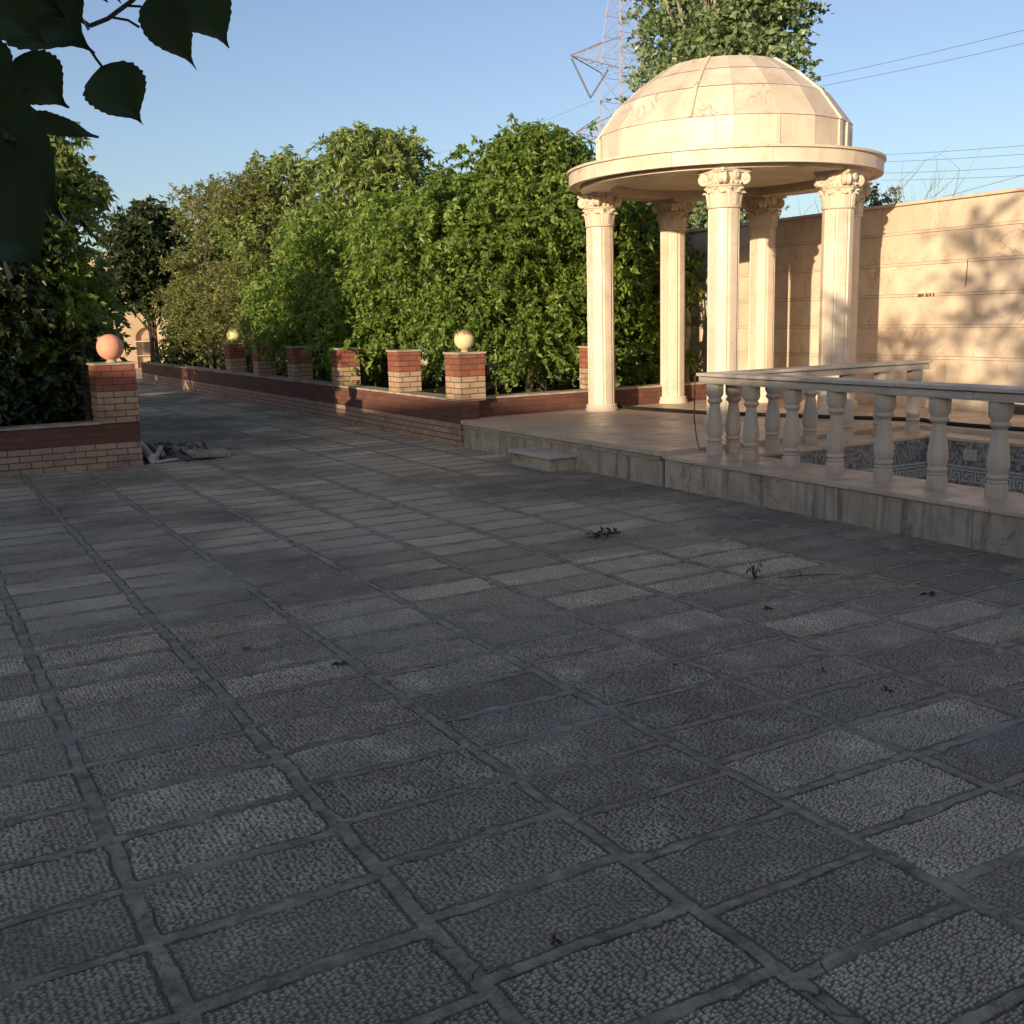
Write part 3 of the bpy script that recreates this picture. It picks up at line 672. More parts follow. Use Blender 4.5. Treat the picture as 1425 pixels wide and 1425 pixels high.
for k in range(5):
    a = A0 + 2 * PI * k / 5; m = MB(); m.xf = Matrix.Rotation(a, 4, 'Z')
    pr = [(1.437, 3.46), (1.192, 3.79), (0.925, 4.013), (0.655, 4.19)]
    for (ra, za), (rb, zb) in zip(pr[:-1], pr[1:]):
        wa = 0.030; h = 0.020
        m.hexa([(ra - 0.03, -wa, gz(za)), (ra + h, -wa * 0.6, gz(za)), (ra + h, wa * 0.6, gz(za)), (ra - 0.03, wa, gz(za))],
               [(rb - 0.03, -wa, gz(zb)), (rb + h * 0.6, -wa * 0.6, gz(zb) + 0.012), (rb + h * 0.6, wa * 0.6, gz(zb) + 0.012), (rb - 0.03, wa, gz(zb))])
    m.build('dome_rib', MAT['marble'], GA, bevel=0.004)

# ------------------------------------------------------------------ foliage builder
def leaves(P, D, N, L, W, droop=0.25):
    n = len(P)
    D = D / (np.linalg.norm(D, axis=1, keepdims=True) + 1e-9)
    S = np.cross(D, N); S /= (np.linalg.norm(S, axis=1, keepdims=True) + 1e-9); U = np.cross(S, D)
    L = L[:, None]; W = W[:, None]
    v0 = P; m1 = P + D * L * 0.42 + U * L * 0.02; tip = P + D * L - U * L * droop
    l = P + D * L * 0.42 + S * W * 0.5 + U * L * 0.10; r = P + D * L * 0.42 - S * W * 0.5 + U * L * 0.10
    V = np.stack([v0, l, m1, r, tip], 1).reshape(-1, 3)
    b = np.arange(n)[:, None] * 5
    Q = np.concatenate([b + np.array([[0, 2, 4, 1]]), b + np.array([[0, 3, 4, 2]])], 1).reshape(-1, 4)
    return V, Q
def unit(a): return a / (np.linalg.norm(a, axis=-1, keepdims=True) + 1e-9)
def crown(blobs, nspray, K, L, W, rng, spray_len=0.34, droop=0.6, spread=0.9, flat=0.35, shell=0.5):
    """blobs: (x,y,z,rx,ry,rz); sprays of leaves start in each blob and run outward and over"""
    B = np.array(blobs, float); wgt = (B[:, 3] * B[:, 4] * B[:, 5]) ** (2 / 3); wgt /= wgt.sum()
    idx = rng.choice(len(B), nspray, p=wgt); b_ = B[idx]
    d = unit(rng.normal(size=(nspray, 3))); rad = 1 - shell * rng.random(nspray) ** 1.6
    P0 = b_[:, :3] + d * b_[:, 3:] * rad[:, None]
    sd = unit(d * np.array([1, 1, 0.6]) + rng.normal(0, 0.45, (nspray, 3)) + np.array([0, 0, 0.35]))
    t = (np.arange(K) + rng.random((nspray, K))) / K
    sl = spray_len * (0.6 + 0.8 * rng.random(nspray))[:, None, None]
    P = P0[:, None, :] + sd[:, None, :] * (t[..., None] * sl) - np.array([0, 0, 1.0]) * (t[..., None] ** 2 * sl * droop)
    ld = unit(sd[:, None, :] * 0.7 + rng.normal(0, spread, (nspray, K, 3)) * np.array([1, 1, 0.7]) - np.array([0, 0, droop]))
    ln = unit(rng.normal(0, 0.6, (nspray, K, 3)) + np.array([0, 0, flat]) + d[:, None, :] * 0.5)
    P = P.reshape(-1, 3); n = len(P)
    sz = 0.7 + 0.55 * rng.random(n)
    return leaves(P, ld.reshape(-1, 3), ln.reshape(-1, 3), L * sz, W * sz)
def make_blobs(rng, cx, cy, z0, z1, rx, ry, n, br, top=0.6, tips=8):
    """small ellipsoids filling an egg shaped crown from z0 to z1"""
    out = []
    for k in range(n):
        h = rng.random() ** 0.9; z = z0 + (z1 - z0) * h
        prof = math.sin(PI * min(1, 0.16 + 0.84 * h * 0.98)) ** 0.55 if h > 0.5 else 1.0 - 0.25 * (0.5 - h)
        if h > 0.5: prof = max(0.15, (1 - ((h - 0.5) / 0.5) ** 2.2 * (1 - top * 0.4)))
        a = rng.random() * 2 * PI; r = math.sqrt(rng.random()) * prof
        s = br * (0.65 + 0.7 * rng.random())
        out.append((cx + rx * r * math.cos(a), cy + ry * r * math.sin(a), min(z, z1 - s * 0.6), s, s, s * 0.85))
    for k in range(tips):
        a = rng.random() * 2 * PI; r = math.sqrt(rng.random()) * 0.85; h = rng.uniform(0.16, 0.34)
        out.append((cx + rx * r * math.cos(a), cy + ry * r * math.sin(a), z1 - (z1 - z0) * 0.22 * r * r + h * rng.uniform(-0.3, 0.7), 0.09, 0.09, h))
    return out
def tree(name, label, base, blobs, nspray, K, L, W, mat, seed, tr=0.06, bark='bark', group=None, spray_len=0.25, droop=0.75, flat=0.35, cat='tree', limbs=14, forks=3, spread=0.9, shell=0.38):
    rng = np.random.default_rng(seed)
    root = thing(name, label, cat, base, 0, group)
    bx, by, bz = base
    V, Q = crown(blobs, nspray, K, L, W, rng, spray_len, droop, spread, flat, shell)
    np_mesh('crown', V - np.array([bx, by, bz]), Q, MAT[mat], root)
    m = MB(); zs = [b_[2] for b_ in blobs]; zmin, zmax = min(zs), max(zs)
    cx = sum(b_[0] for b_ in blobs) / len(blobs) - bx; cy = sum(b_[1] for b_ in blobs) / len(blobs) - by
    for q in range(forks):
        fx, fy = (0, 0) if forks == 1 else (rng.normal(0, 0.06), rng.normal(0, 0.06))
        tx, ty = cx + rng.normal(0, 0.18) , cy + rng.normal(0, 0.18); hz = (zmax - bz) * (0.95 if q == 0 else 0.75)
        pts = [(fx + (tx - fx) * s_ ** 1.3 + rng.normal(0, 0.02), fy + (ty - fy) * s_ ** 1.3 + rng.normal(0, 0.02), -0.05 + hz * s_) for s_ in np.linspace(0, 1, 7)]
        m.tube(pts, [tr * (1 - 0.8 * s_) for s_ in np.linspace(0, 1, 7)], 7)
    sel = rng.choice(len(blobs), min(limbs, len(blobs)), replace=False)
    for i in sel:
        e = Vector(blobs[i][:3]) - Vector(base); h0 = max(0.25, e.z * rng.uniform(0.35, 0.7)); s0 = h0 / max(0.3, zmax - bz)
        st = Vector((cx * s0, cy * s0, h0)); mid = st.lerp(e, 0.5) + Vector((0, 0, 0.12))
        m.tube([st, mid, e], [tr * 0.4, tr * 0.28, tr * 0.1], 5)
    m.build('trunk', MAT[bark], root, 60)
    return root

rng = np.random.default_rng(401)
# row of trees in the bed right of the path
G = 'leafy trees in the planter right of the path'
def rt_(label, x, y, z0, z1, rx, ry, n, br, ns, L, W, mat, seed, **kw):
    rng = np.random.default_rng(seed + 500)
    bl = make_blobs(rng, x, y, z0, z1, rx, ry, n, br, kw.pop('top', 0.6), kw.pop('tips', 8))
    return tree(kw.pop('name', 'leafy_tree'), label, (kw.pop('bx', x), kw.pop('by', y), kw.pop('bz', 0.36)), bl, int(ns * 0.72), kw.pop('K', 14), L, W, mat, seed, group=kw.pop('group', G), **kw)
rt_('dense green tree left of the pavilion, behind the brick pillar corner', 8.0, 13.2, 0.95, 3.95, 1.15, 1.0, 46, 0.40, 3500, 0.088, 0.043, 'leaf_a', 1)
rt_('dense green tree leaning over the two sunlit brick pillars', 6.85, 13.3, 0.95, 3.25, 0.95, 1.0, 40, 0.38, 3200, 0.085, 0.042, 'leaf_a', 2)
rt_('bright green rounded tree in the middle of the row', 6.75, 15.4, 0.95, 3.2, 1.0, 1.1, 40, 0.38, 3000, 0.09, 0.04, 'leaf_b', 3, droop=0.8)
rt_('bright green tree above the shaded brick pillars', 6.55, 18.0, 0.9, 3.15, 0.95, 1.2, 36, 0.40, 2500, 0.10, 0.042, 'leaf_b', 4, droop=0.9)
rt_('tall loose tree with large pale clumps behind the bright trees', 7.9, 18.6, 1.8, 4.75, 1.25, 1.1, 34, 0.46, 1700, 0.14, 0.055, 'leaf_d', 5, name='tall_tree', shell=0.45)
rt_('tall light green tree with see through gaps, left of the tallest one', 7.35, 21.8, 1.6, 4.75, 1.05, 1.1, 28, 0.46, 1300, 0.14, 0.055, 'leaf_d', 6, name='tall_tree')
rt_('olive coloured small leaved tree beside the lemon lamp', 6.45, 22.0, 0.7, 4.3, 0.95, 1.2, 44, 0.38, 2600, 0.085, 0.03, 'leaf_c', 7, K=12, droop=0.3)
rt_('olive coloured tree with thin upright tips near the path end', 6.5, 25.6, 0.7, 4.5, 0.8, 1.3, 40, 0.36, 2000, 0.09, 0.035, 'leaf_c', 8, droop=0.2)
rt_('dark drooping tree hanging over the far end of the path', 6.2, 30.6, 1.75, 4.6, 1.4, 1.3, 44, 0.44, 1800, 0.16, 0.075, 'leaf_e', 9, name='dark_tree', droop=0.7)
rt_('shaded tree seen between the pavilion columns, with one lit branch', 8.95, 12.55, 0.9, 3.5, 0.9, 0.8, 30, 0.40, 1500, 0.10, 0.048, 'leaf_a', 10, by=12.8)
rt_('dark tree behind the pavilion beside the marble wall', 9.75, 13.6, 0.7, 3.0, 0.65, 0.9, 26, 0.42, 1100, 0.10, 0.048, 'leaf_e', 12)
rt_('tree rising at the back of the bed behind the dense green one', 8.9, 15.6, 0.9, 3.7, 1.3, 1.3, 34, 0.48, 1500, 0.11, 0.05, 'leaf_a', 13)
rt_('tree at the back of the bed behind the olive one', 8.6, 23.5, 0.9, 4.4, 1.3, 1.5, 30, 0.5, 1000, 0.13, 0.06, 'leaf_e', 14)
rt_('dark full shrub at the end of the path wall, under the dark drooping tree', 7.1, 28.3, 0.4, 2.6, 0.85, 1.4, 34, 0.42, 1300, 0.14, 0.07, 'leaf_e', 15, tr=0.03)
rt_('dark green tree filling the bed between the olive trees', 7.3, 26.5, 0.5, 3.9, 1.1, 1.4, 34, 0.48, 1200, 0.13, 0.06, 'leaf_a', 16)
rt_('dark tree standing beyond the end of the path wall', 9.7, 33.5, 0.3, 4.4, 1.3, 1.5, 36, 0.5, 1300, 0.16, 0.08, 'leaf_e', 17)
# left bed
G2 = 'trees in the left planter'
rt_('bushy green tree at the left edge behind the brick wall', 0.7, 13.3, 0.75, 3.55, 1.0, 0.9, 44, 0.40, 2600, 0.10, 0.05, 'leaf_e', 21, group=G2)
rt_('thin upright tree rising above the bushy left one', 1.85, 14.2, 1.0, 3.7, 0.34, 0.4, 24, 0.24, 1000, 0.12, 0.06, 'leaf_d', 22, group=G2)
rt_('small tree with a dark stem behind the salmon lamp', 1.60, 13.5, 0.95, 2.75, 0.5, 0.8, 26, 0.30, 1100, 0.10, 0.05, 'leaf_a', 23, group=G2, bx=1.78, by=12.75, tr=0.045, forks=1, shell=0.6)
rt_('broad dark tree at the very left edge of the planter', -1.6, 13.6, 0.7, 2.5, 1.2, 1.0, 34, 0.46, 1500, 0.12, 0.055, 'leaf_a', 24, group=G2)
rt_('tree deeper in the left planter', 0.6, 17.5, 0.9, 2.2, 1.2, 1.6, 34, 0.48, 1300, 0.13, 0.06, 'leaf_a', 25, group=G2)
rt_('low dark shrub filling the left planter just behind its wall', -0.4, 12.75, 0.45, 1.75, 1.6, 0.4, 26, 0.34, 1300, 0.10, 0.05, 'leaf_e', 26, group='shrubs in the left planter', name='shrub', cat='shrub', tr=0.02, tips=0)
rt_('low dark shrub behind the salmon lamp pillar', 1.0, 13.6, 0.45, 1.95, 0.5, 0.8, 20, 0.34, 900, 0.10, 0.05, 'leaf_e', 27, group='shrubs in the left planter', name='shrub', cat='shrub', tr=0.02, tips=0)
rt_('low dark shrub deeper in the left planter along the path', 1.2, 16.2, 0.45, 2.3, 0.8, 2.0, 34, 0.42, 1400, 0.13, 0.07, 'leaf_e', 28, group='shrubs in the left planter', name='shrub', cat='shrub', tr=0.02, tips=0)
hb = []  # unseen screen of leaves, added and sized to shade path wall and left trees
for k in range(60):
    q = k / 59; e = rng.uniform(-0.35, 0.35)
    p = Vector((0.846, 0.533, 0)) * (1.2 + e) + Vector((-0.533, 0.846, 0)) * (7.0 + 8.0 * q); hb.append((p.x, p.y, rng.uniform(0.5, 1.75), 0.5, 0.5, 0.45))
    if q > 0.42: hb += [(p.x, p.y, rng.uniform(1.6, 2.75), 0.5, 0.5, 0.45)] * 2
tree('shade_hedge', 'leafy screen added out of view at the left to shade the path wall', (-5.0, 9.5, 0), hb, 5200, 12, 0.09, 0.05, 'leaf_e', 29, 0.03, cat='shade_hedge')
for k, (y, l) in enumerate(((20.0, 'shrub third along the left side of the path, hidden behind the salmon lamp and added for its shade'), (23.6, 'hidden shrub fourth along the left side of the path, added for its shade'), (27.0, 'hidden shrub added for its shade at the far end of the left planter'))):  # hidden shrubs added to keep the far path wall in shade
    rt_(l, 1.0, y, 0.45, 2.05, 0.8, 1.7, 34, 0.42, 1200, 0.14, 0.075, 'leaf_e', 51 + k, group='shrubs in the left planter', name='shrub', cat='shrub', tr=0.02, tips=0)
# poplar beyond the wall
rng = np.random.default_rng(91); bl = []
for k in range(105):
    h = rng.random(); z = 3.5 + 9.5 * h; pr = 1.72 * (math.sin(PI * (0.12 + 0.80 * h)) ** 0.6); a = rng.random() * 2 * PI; r = pr * math.sqrt(rng.random()); s = 0.42 + 0.38 * rng.random()
    bl.append((18.0 + r * math.cos(a), 21.0 + r * math.sin(a), z, s, s, s * 1.7))
tree('poplar_tree', 'tall grey green poplar rising behind the dome', (18.0, 21.0, 0), bl, 6400, 10, 0.13, 0.12, 'leaf_p', 31, 0.22, 'palebark', None, 0.5, 0.25, 0.1, forks=1, limbs=40, shell=0.35)

# bare and small plants beyond the wall
def bare_tree(x, y, z0, h, spread, label, seed, n=26, mat='twig', r=0.012, cat='tree', name='bare_tree'):
    rng = np.random.default_rng(seed); root = thing(name, label, cat, (x, y, z0)); m = MB()
    def grow(p, d, L, rad, dep):
        pts = [p]; q = p.copy(); dd = d.copy()
        for k in range(4):
            dd = (dd + Vector(rng.normal(0, 0.14, 3)) + Vector((0, 0, 0.05))).normalized(); q = q + dd * (L / 4); pts.append(q.copy())
        m.tube(pts, [rad, rad * 0.85, rad * 0.7, rad * 0.6, rad * 0.45], 4)
        if dep > 0:
            for k in range(3 if dep > 1 else 2):
                i = rng.integers(1, 5); e = (dd * 0.8 + Vector(rng.normal(0, 0.5, 3))).normalized(); grow(pts[i], e, L * 0.62, rad * 0.55, dep - 1)
    for k in range(n):
        a = rng.random() * 2 * PI; sp = spread * rng.random()
        grow(Vector((0.12 * math.cos(a), 0.12 * math.sin(a), 0)), Vector((sp * math.cos(a), sp * math.sin(a), 1)).normalized(), h * rng.uniform(0.48, 0.66), r, 3)
    m.build('branches', MAT[mat], root)
bare_tree(14.2, 12.4, 0, 3.3, 0.34, 'bare leafless tree behind the marble wall right of the pavilion', 41, 34, r=0.02)
bare_tree(12.6, 14.2, 0, 3.6, 0.3, 'thin bare sapling seen between the pavilion columns', 43, 9, r=0.018)
bare_tree(14.6, 10.6, 0, 2.6, 0.25, 'short bare twigs above the wall right of the leafless tree', 44, 6, r=0.018)
rng = np.random.default_rng(61)
tree('shrub', 'green shrub peeping over the wall below the leafless tree', (11.9, 10.75, 0), make_blobs(rng, 11.9, 10.75, 0.8, 3.05, 0.42, 0.42, 20, 0.28, 0.6, 3), 800, 10, 0.07, 0.035, 'leaf_c', 62, 0.04, cat='shrub')
tree('shrub', 'tiny green tip showing over the wall at the right', (11.9, 8.62, 0), make_blobs(rng, 11.9, 8.62, 1.0, 2.70, 0.2, 0.2, 10, 0.16, 0.6, 0), 200, 10, 0.06, 0.03, 'leaf_b', 63, 0.03, cat='shrub')
# pollarded trunk just behind the red wall
PT = thing('pollarded_trunk', 'pale barkless cut trunk standing behind the pavilion by the red wall', 'tree trunk', (9.55, 11.85, 0.36))
m = MB(); rng = np.random.default_rng(5)
m.tube([(0, 0, -0.05), (0.01, 0, 0.3), (0.0, 0.01, 0.7), (0.03, 0, 1.05), (0.02, 0, 1.2)], [0.085, 0.075, 0.078, 0.085, 0.05], 9)
m.tube([(0.02, 0, 0.55), (0.09, 0.02, 0.8), (0.12, 0.02, 0.98)], [0.05, 0.05, 0.03], 7); m.tube([(-0.02, 0, 0.7), (-0.09, 0.02, 0.95), (-0.10, 0, 1.1)], [0.04, 0.03, 0.015], 6)
for k in range(5): m.tube([(-0.04 + 0.03 * k, 0, 1.0), (-0.05 + 0.035 * k, 0, 1.18 + 0.06 * rng.random())], [0.025, 0.006], 5)
m.build('stump', MAT['palebark'], PT, 50)
m = MB()
for k in range(7):
    x = rng.uniform(-0.05, 0.08); m.tube([(x, 0.03, 1.0), (x + rng.normal(0, 0.06), 0.04, 1.5), (x + rng.normal(0, 0.16), 0.05, 2.0 + rng.random() * 0.5)], [0.02, 0.012, 0.005], 5)
m.build('shoot', MAT['bark'], PT)

# ------------------------------------------------------------------ pylon and power lines far behind
PYL = thing('pylon', 'red and grey lattice electricity pylon far behind the trees', 'pylon', (86.2, 120, 0), R_(8))
m = MB()
def hw(z): return 2.6 - 0.75 * z / 30 if z < 36 else max(0.5, 1.7 - (z - 36) * 0.115)
lv = [0, 4, 8, 12, 16, 19.5, 23, 26, 29, 32, 34.5, 37, 39.5, 42, 44.5, 47]
for sx in (-1, 1):
    for sy in (-1, 1): m.tube([(sx * hw(z), sy * hw(z), z) for z in lv], 0.085, 4)
for z0, z1 in zip(lv[:-1], lv[1:]):
    a, b_ = hw(z0), hw(z1)
    for (ux, uy, vx, vy) in ((-1, -1, 1, -1), (1, -1, 1, 1), (1, 1, -1, 1), (-1, 1, -1, -1)):
        m.tube([(ux * a, uy * a, z0), (vx * b_, vy * b_, z1)], 0.028, 4); m.tube([(vx * a, vy * a, z0), (ux * b_, uy * b_, z1)], 0.028, 4)
        m.tube([(ux * b_, uy * b_, z1), (vx * b_, vy * b_, z1)], 0.032, 4)
m.build('lattice_tower', MAT['steel'], PYL)
def arm(z, L, sgn):
    m = MB(); a = hw(z); tip = (sgn * L, 0, z + 0.35 - 0.2)
    for sy in (-1, 1):
        m.tube([(sgn * a, sy * a, z - 0.9), tip], 0.075, 4); m.tube([(sgn * a, sy * a, z + 2.9), tip], 0.07, 4)
    for k in range(1, 6):
        f = k / 6; x = sgn * (a + (L - a) * f)
        for sy in (-1, 1):
            lo = (x, sy * a * (1 - f), z - 0.9 + 1.05 * f); hi = (x, sy * a * (1 - f), z + 2.9 - 2.75 * f); m.tube([lo, hi], 0.03, 4)
            f2 = (k - 1) / 6; x2 = sgn * (a + (L - a) * f2); m.tube([(x2, sy * a * (1 - f2), z + 2.9 - 2.75 * f2), lo], 0.03, 4)
        m.tube([(x, -a * (1 - f), z - 0.9 + 1.05 * f), (x, a * (1 - f), z - 0.9 + 1.05 * f)], 0.028, 4)
    m.build('crossarm', MAT['steel'], PYL)
for z, L in ((33.4, 8.7), (24.2, 8.0)):
    for sg in (-1, 1):
        arm(z, L, sg)
        m = MB(); x = L * 0.62
        m.tube([(sg * (L - 0.2), 0, z - 0.2), (sg * x, 0, z - 4.6)], 0.12, 6); m.tube([(sg * 2.3, 0, z - 0.9), (sg * x, 0, z - 4.6)], 0.12, 6)
        m.build('insulator_string', MAT['cable'], PYL)
def line(pts_list, label):
    o = thing('power_line', label, 'power line', pts_list[0][0], 0, 'overhead power lines'); m = MB(); O = Vector(pts_list[0][0])
    for a, b_ in pts_list:
        a, b_ = Vector(a), Vector(b_); n = 14; sag = (b_ - a).length * 0.008
        m.tube([a.lerp(b_, t_) - O - Vector((0, 0, sag * 4 * t_ * (1 - t_))) for t_ in np.linspace(0, 1, n)], 0.019, 4)
    m.build('cable', MAT['cable'], o)
line([((92, 120, 29.0), (71.8, 51.2, 19.4 + 1.1)), ((92.4, 120, 28.3), (72.2, 51.2, 19.4 + 0.3))], 'twin power line running right from behind the dome, highest in the sky')
line([((89.2, 78.9, 16.7), (81.1, 40, 13.2)), ((89.2, 78.9, 16.0), (81.1, 40, 12.5)), ((89.2, 78.9, 14.9), (81.1, 40, 11.5)), ((89.2, 78.9, 14.2), (81.1, 40, 10.8))], 'four level power lines just above the marble wall at the right')
line([((95, 110, 9.5), (73.1, 40, 12.3))], 'single slanting power line low above the marble wall')
line([((81.6, 119.5, 28.6), (112, 231, 38.8))], 'faint power line leaving the pylon to the left')

# ------------------------------------------------------------------ small things on the terrace and walls
H = thing('hose', 'black hose lying along the terrace floor behind the columns', 'hose', (8.0, 10.6, 0.322)); m = MB()
pts = [(7.78, 11.15, 0.40), (7.80, 10.98, 0.345), (7.88, 10.72, 0.33), (7.98, 10.2, 0.332), (8.10, 9.6, 0.33), (8.42, 8.9, 0.331), (8.75, 8.2, 0.33), (9.08, 7.55, 0.33), (9.12, 7.40, 0.33), (9.02, 7.2, 0.33), (9.0, 6.8, 0.33), (9.05, 6.2, 0.33), (9.06, 5.0, 0.33), (9.05, 2.0, 0.33)]
m.tube([(x - 8, y - 10.6, z - 0.31) for x, y, z in pts], 0.021, 10); m.build('rubber_tube', MAT['rubber'], H, 60)
WI = thing('hanging_wire', 'thin brown wire hanging from the near end of the grey balustrade rail', 'wire', (5.97, 7.24, 0.9)); m = MB()
m.tube([(0.0, -0.2, 0.062), (0.0, -0.03, 0.075), (0.0, 0.008, 0.05), (0.005, 0.015, -0.1), (0.012, 0.03, -0.3), (0.03, 0.02, -0.48), (0.05, 0.0, -0.585), (0.13, -0.06, -0.6)], 0.0055, 6); m.build('strand', MAT['wire'], WI)
VS = thing('wall_vent', 'small dark rusty slotted plate on the marble wall', 'vent', (10.446, 8.55, 1.62))
for k, wd in enumerate((0.045, 0.03, 0.04, 0.028, 0.02)):
    m = MB(); m.box(-0.008, 0.0, 0.09 - k * 0.052 - wd, 0.09 - k * 0.052, -0.018 + 0.004 * (k % 2), 0.016); m.build('slot_plate', MAT['rust'], VS)
HK = thing('wall_hook', 'thin dark wire hook hanging on the marble wall', 'hook', (10.44, 7.98, 1.97)); m = MB()
m.tube([(0, 0, 0.02), (-0.012, 0, 0.02), (-0.012, 0.004, -0.1), (-0.008, 0.012, -0.26), (-0.012, 0.026, -0.27)], 0.005, 6); m.build('hook_wire', MAT['rust'], HK)
DB = thing('drain_box', 'small black drain box at the foot of the marble wall', 'drain box', (10.43, 7.28, 0.31)); m = MB()
m.box(-0.03, 0.02, -0.15, 0.15, 0.0, 0.12); m.build('box_body', MAT['dark'], DB, bevel=0.004)
m = MB(); m.box(-0.036, -0.031, -0.13, 0.13, 0.015, 0.105); m.build('grille', MAT['rubber'], DB)

def rock_mesh(sx, sy, sz, seed, mat, name):
    rng = np.random.default_rng(seed); bm = bmesh.new(); bmesh.ops.create_icosphere(bm, subdivisions=2, radius=0.5)
    k = [Vector(rng.normal(size=3)).normalized() for _ in range(9)]; dd = [rng.uniform(0.22, 0.42) for _ in k]
    for v in bm.verts:
        for n_, q in zip(k, dd):
            e = v.co.dot(n_) - q
            if e > 0: v.co -= n_ * e
        v.co = Vector((v.co.x * sx, v.co.y * sy, v.co.z * sz))
    me = bpy.data.meshes.new(name); bm.to_mesh(me); bm.free(); me.materials.append(mat); o = bpy.data.objects.new(name, me); C.objects.link(o)
    return o
# rubble heap by the left wall
DP = thing('rubble_dirt', 'dark dirt under the rubble beside the left brick wall', 'dirt'); DP['kind'] = 'stuff'
rng = np.random.default_rng(3); xs = np.linspace(0, 1, 16); XX, YY = np.meshgrid(xs, xs)
hh = np.clip(np.sin(PI * XX) * np.sin(PI * YY), 0, 1) ** 0.5 * 0.10 + rng.normal(0, 0.008, XX.shape) - 0.004
V = np.stack([2.24 + XX * 0.72 + YY * 0.1, 12.02 + YY * 1.1 - XX * 0.05, hh], -1).reshape(-1, 3); I = np.arange(256).reshape(16, 16)
np_mesh('loose_dirt', V, np.stack([I[:-1, :-1], I[:-1, 1:], I[1:, 1:], I[1:, :-1]], -1).reshape(-1, 4), MAT['darkchunk'], DP, True)
P1 = thing('waste_pipe', 'pale grey pipe lying along the left brick wall by the rubble', 'pipe', (2.3, 12.1, 0.0)); m = MB()
m.tube([(-0.03, 1.2, 0.30), (0.0, 0.5, 0.165), (0.03, 0.0, 0.058)], 0.05, 14); m.build('pipe_body', MAT['pvc'], P1, 60)
m = MB(); m.lathe([(0.056, 0.0), (0.056, 0.03)], 14); e = m.build('pipe_collar', MAT['pvc'], P1, 40); e.location = (0.031, -0.012, 0.056); e.rotation_euler = (R_(78), 0, 0)
P2 = thing('wood_stick', 'short pale stick at the front of the rubble heap', 'stick', (2.36, 12.03, 0.02)); m = MB()
m.tube([(0, 0, 0.005), (0.13, 0.02, 0.012), (0.26, 0.06, 0.01)], [0.018, 0.017, 0.013], 8); m.build('stick_wood', MAT['pvc'], P2, 50)
P3 = thing('broken_slab', 'flat broken grey paving slab leaning on the right of the rubble heap', 'slab', (2.93, 12.18, 0.05), 0.35); m = MB()
m.prism([(-0.26, -0.16), (0.2, -0.19), (0.3, 0.02), (0.22, 0.26), (-0.16, 0.30)], 0, 0.035); o = m.build('slab_piece', MAT['concrete'], P3, bevel=0.004); o.rotation_euler = (R_(9), R_(4), 0)
for k, (x, y, z, rz, L, tl) in enumerate(((2.48, 12.75, 0.13, 2.25, 0.55, 'long grey plank on top of the rubble heap, nearest the wall'), (2.62, 12.72, 0.11, 2.35, 0.5, 'grey plank in the middle of the rubble heap beside the long one'), (2.72, 12.9, 0.07, 2.9, 0.45, 'grey plank lying at the back of the rubble heap'))):
    P = thing('broken_plank', tl, 'plank', (x, y, z), rz, 'planks in the rubble heap'); m = MB(); m.box(-L / 2, L / 2, -0.035, 0.035, 0, 0.022); o = m.build('plank_board', MAT['concrete'], P, bevel=0.003); o.rotation_euler = (R_(8), R_(7), 0)
for k in range(22):
    a, b_ = rng.random(), rng.random(); s = rng.uniform(0.12, 0.26)
    o = rock_mesh(s, s * rng.uniform(0.35, 0.8), s * rng.uniform(0.22, 0.42), 200 + k, MAT['concrete'] if k % 2 else MAT['darkchunk'], 'rubble_chunk')
    o.location = (2.38 + a * 0.62, 12.08 + b_ * 0.62, 0.09 + 0.05 * rng.random()); o.rotation_euler = (rng.random(), rng.random(), rng.random() * 6)
    tag(o, 'small broken stone chunk in the rubble heap by the left brick wall', 'rubble', 'stone chunks in the rubble heap')
# on the paving
WD = thing('weed', 'small dry weed standing in a paving joint', 'weed', (4.08, 4.42, 0.004)); m = MB(); rng = np.random.default_rng(8)
for k in range(9):
    a = rng.random() * 6.28; l = rng.uniform(0.05, 0.11); sp = rng.uniform(0.2, 0.7)
    m.tube([(0, 0, -0.004), (sp * l * 0.4 * math.cos(a), sp * l * 0.4 * math.sin(a), l * 0.55), (sp * l * math.cos(a), sp * l * math.sin(a), l)], [0.0035, 0.003, 0.0015], 4)
m.build('stems', MAT['dry'], WD)
V, Q = leaves(rng.normal(0, 0.025, (16, 3)) * [1, 1, 0.8] + [0, 0, 0.05], rng.normal(size=(16, 3)), rng.normal(size=(16, 3)), np.full(16, 0.035), np.full(16, 0.012)); np_mesh('foliage', V, Q, MAT['dry'], WD)
TW = thing('fallen_twig', 'thin fallen twig lying right of the dry weed', 'twig', (4.3, 4.28, 0.006)); m = MB()
m.tube([(-0.12, 0.05, 0.006), (0, 0, 0.012), (0.12, -0.02, 0.004), (0.22, -0.10, 0.008)], [0.002, 0.003, 0.0025, 0.0015], 5); m.tube([(0.0, 0, 0.012), (0.05, 0.06, 0.02)], [0.004, 0.002], 4); m.build('twig_stem', MAT['dry'], TW)
DL = thing('dry_branch', 'dark dry leafy twig lying on the paving in front of the terrace', 'twig', (4.05, 5.87, 0.006)); m = MB()
m.tube([(-0.13, 0.02, 0.01), (0.0, 0, 0.018), (0.14, -0.01, 0.01)], [0.003, 0.006, 0.003], 5); m.build('twig_stem', MAT['dry'], DL)
V, Q = leaves(np.stack([rng.uniform(-0.1, 0.1, 34), rng.normal(0, 0.02, 34), rng.uniform(0.008, 0.045, 34)], 1), rng.normal(size=(34, 3)) * [1, 1, 0.35], rng.normal(size=(34, 3)), np.full(34, 0.05), np.full(34, 0.022)); np_mesh('dry_leaves', V, Q, MAT['dry'], DL)
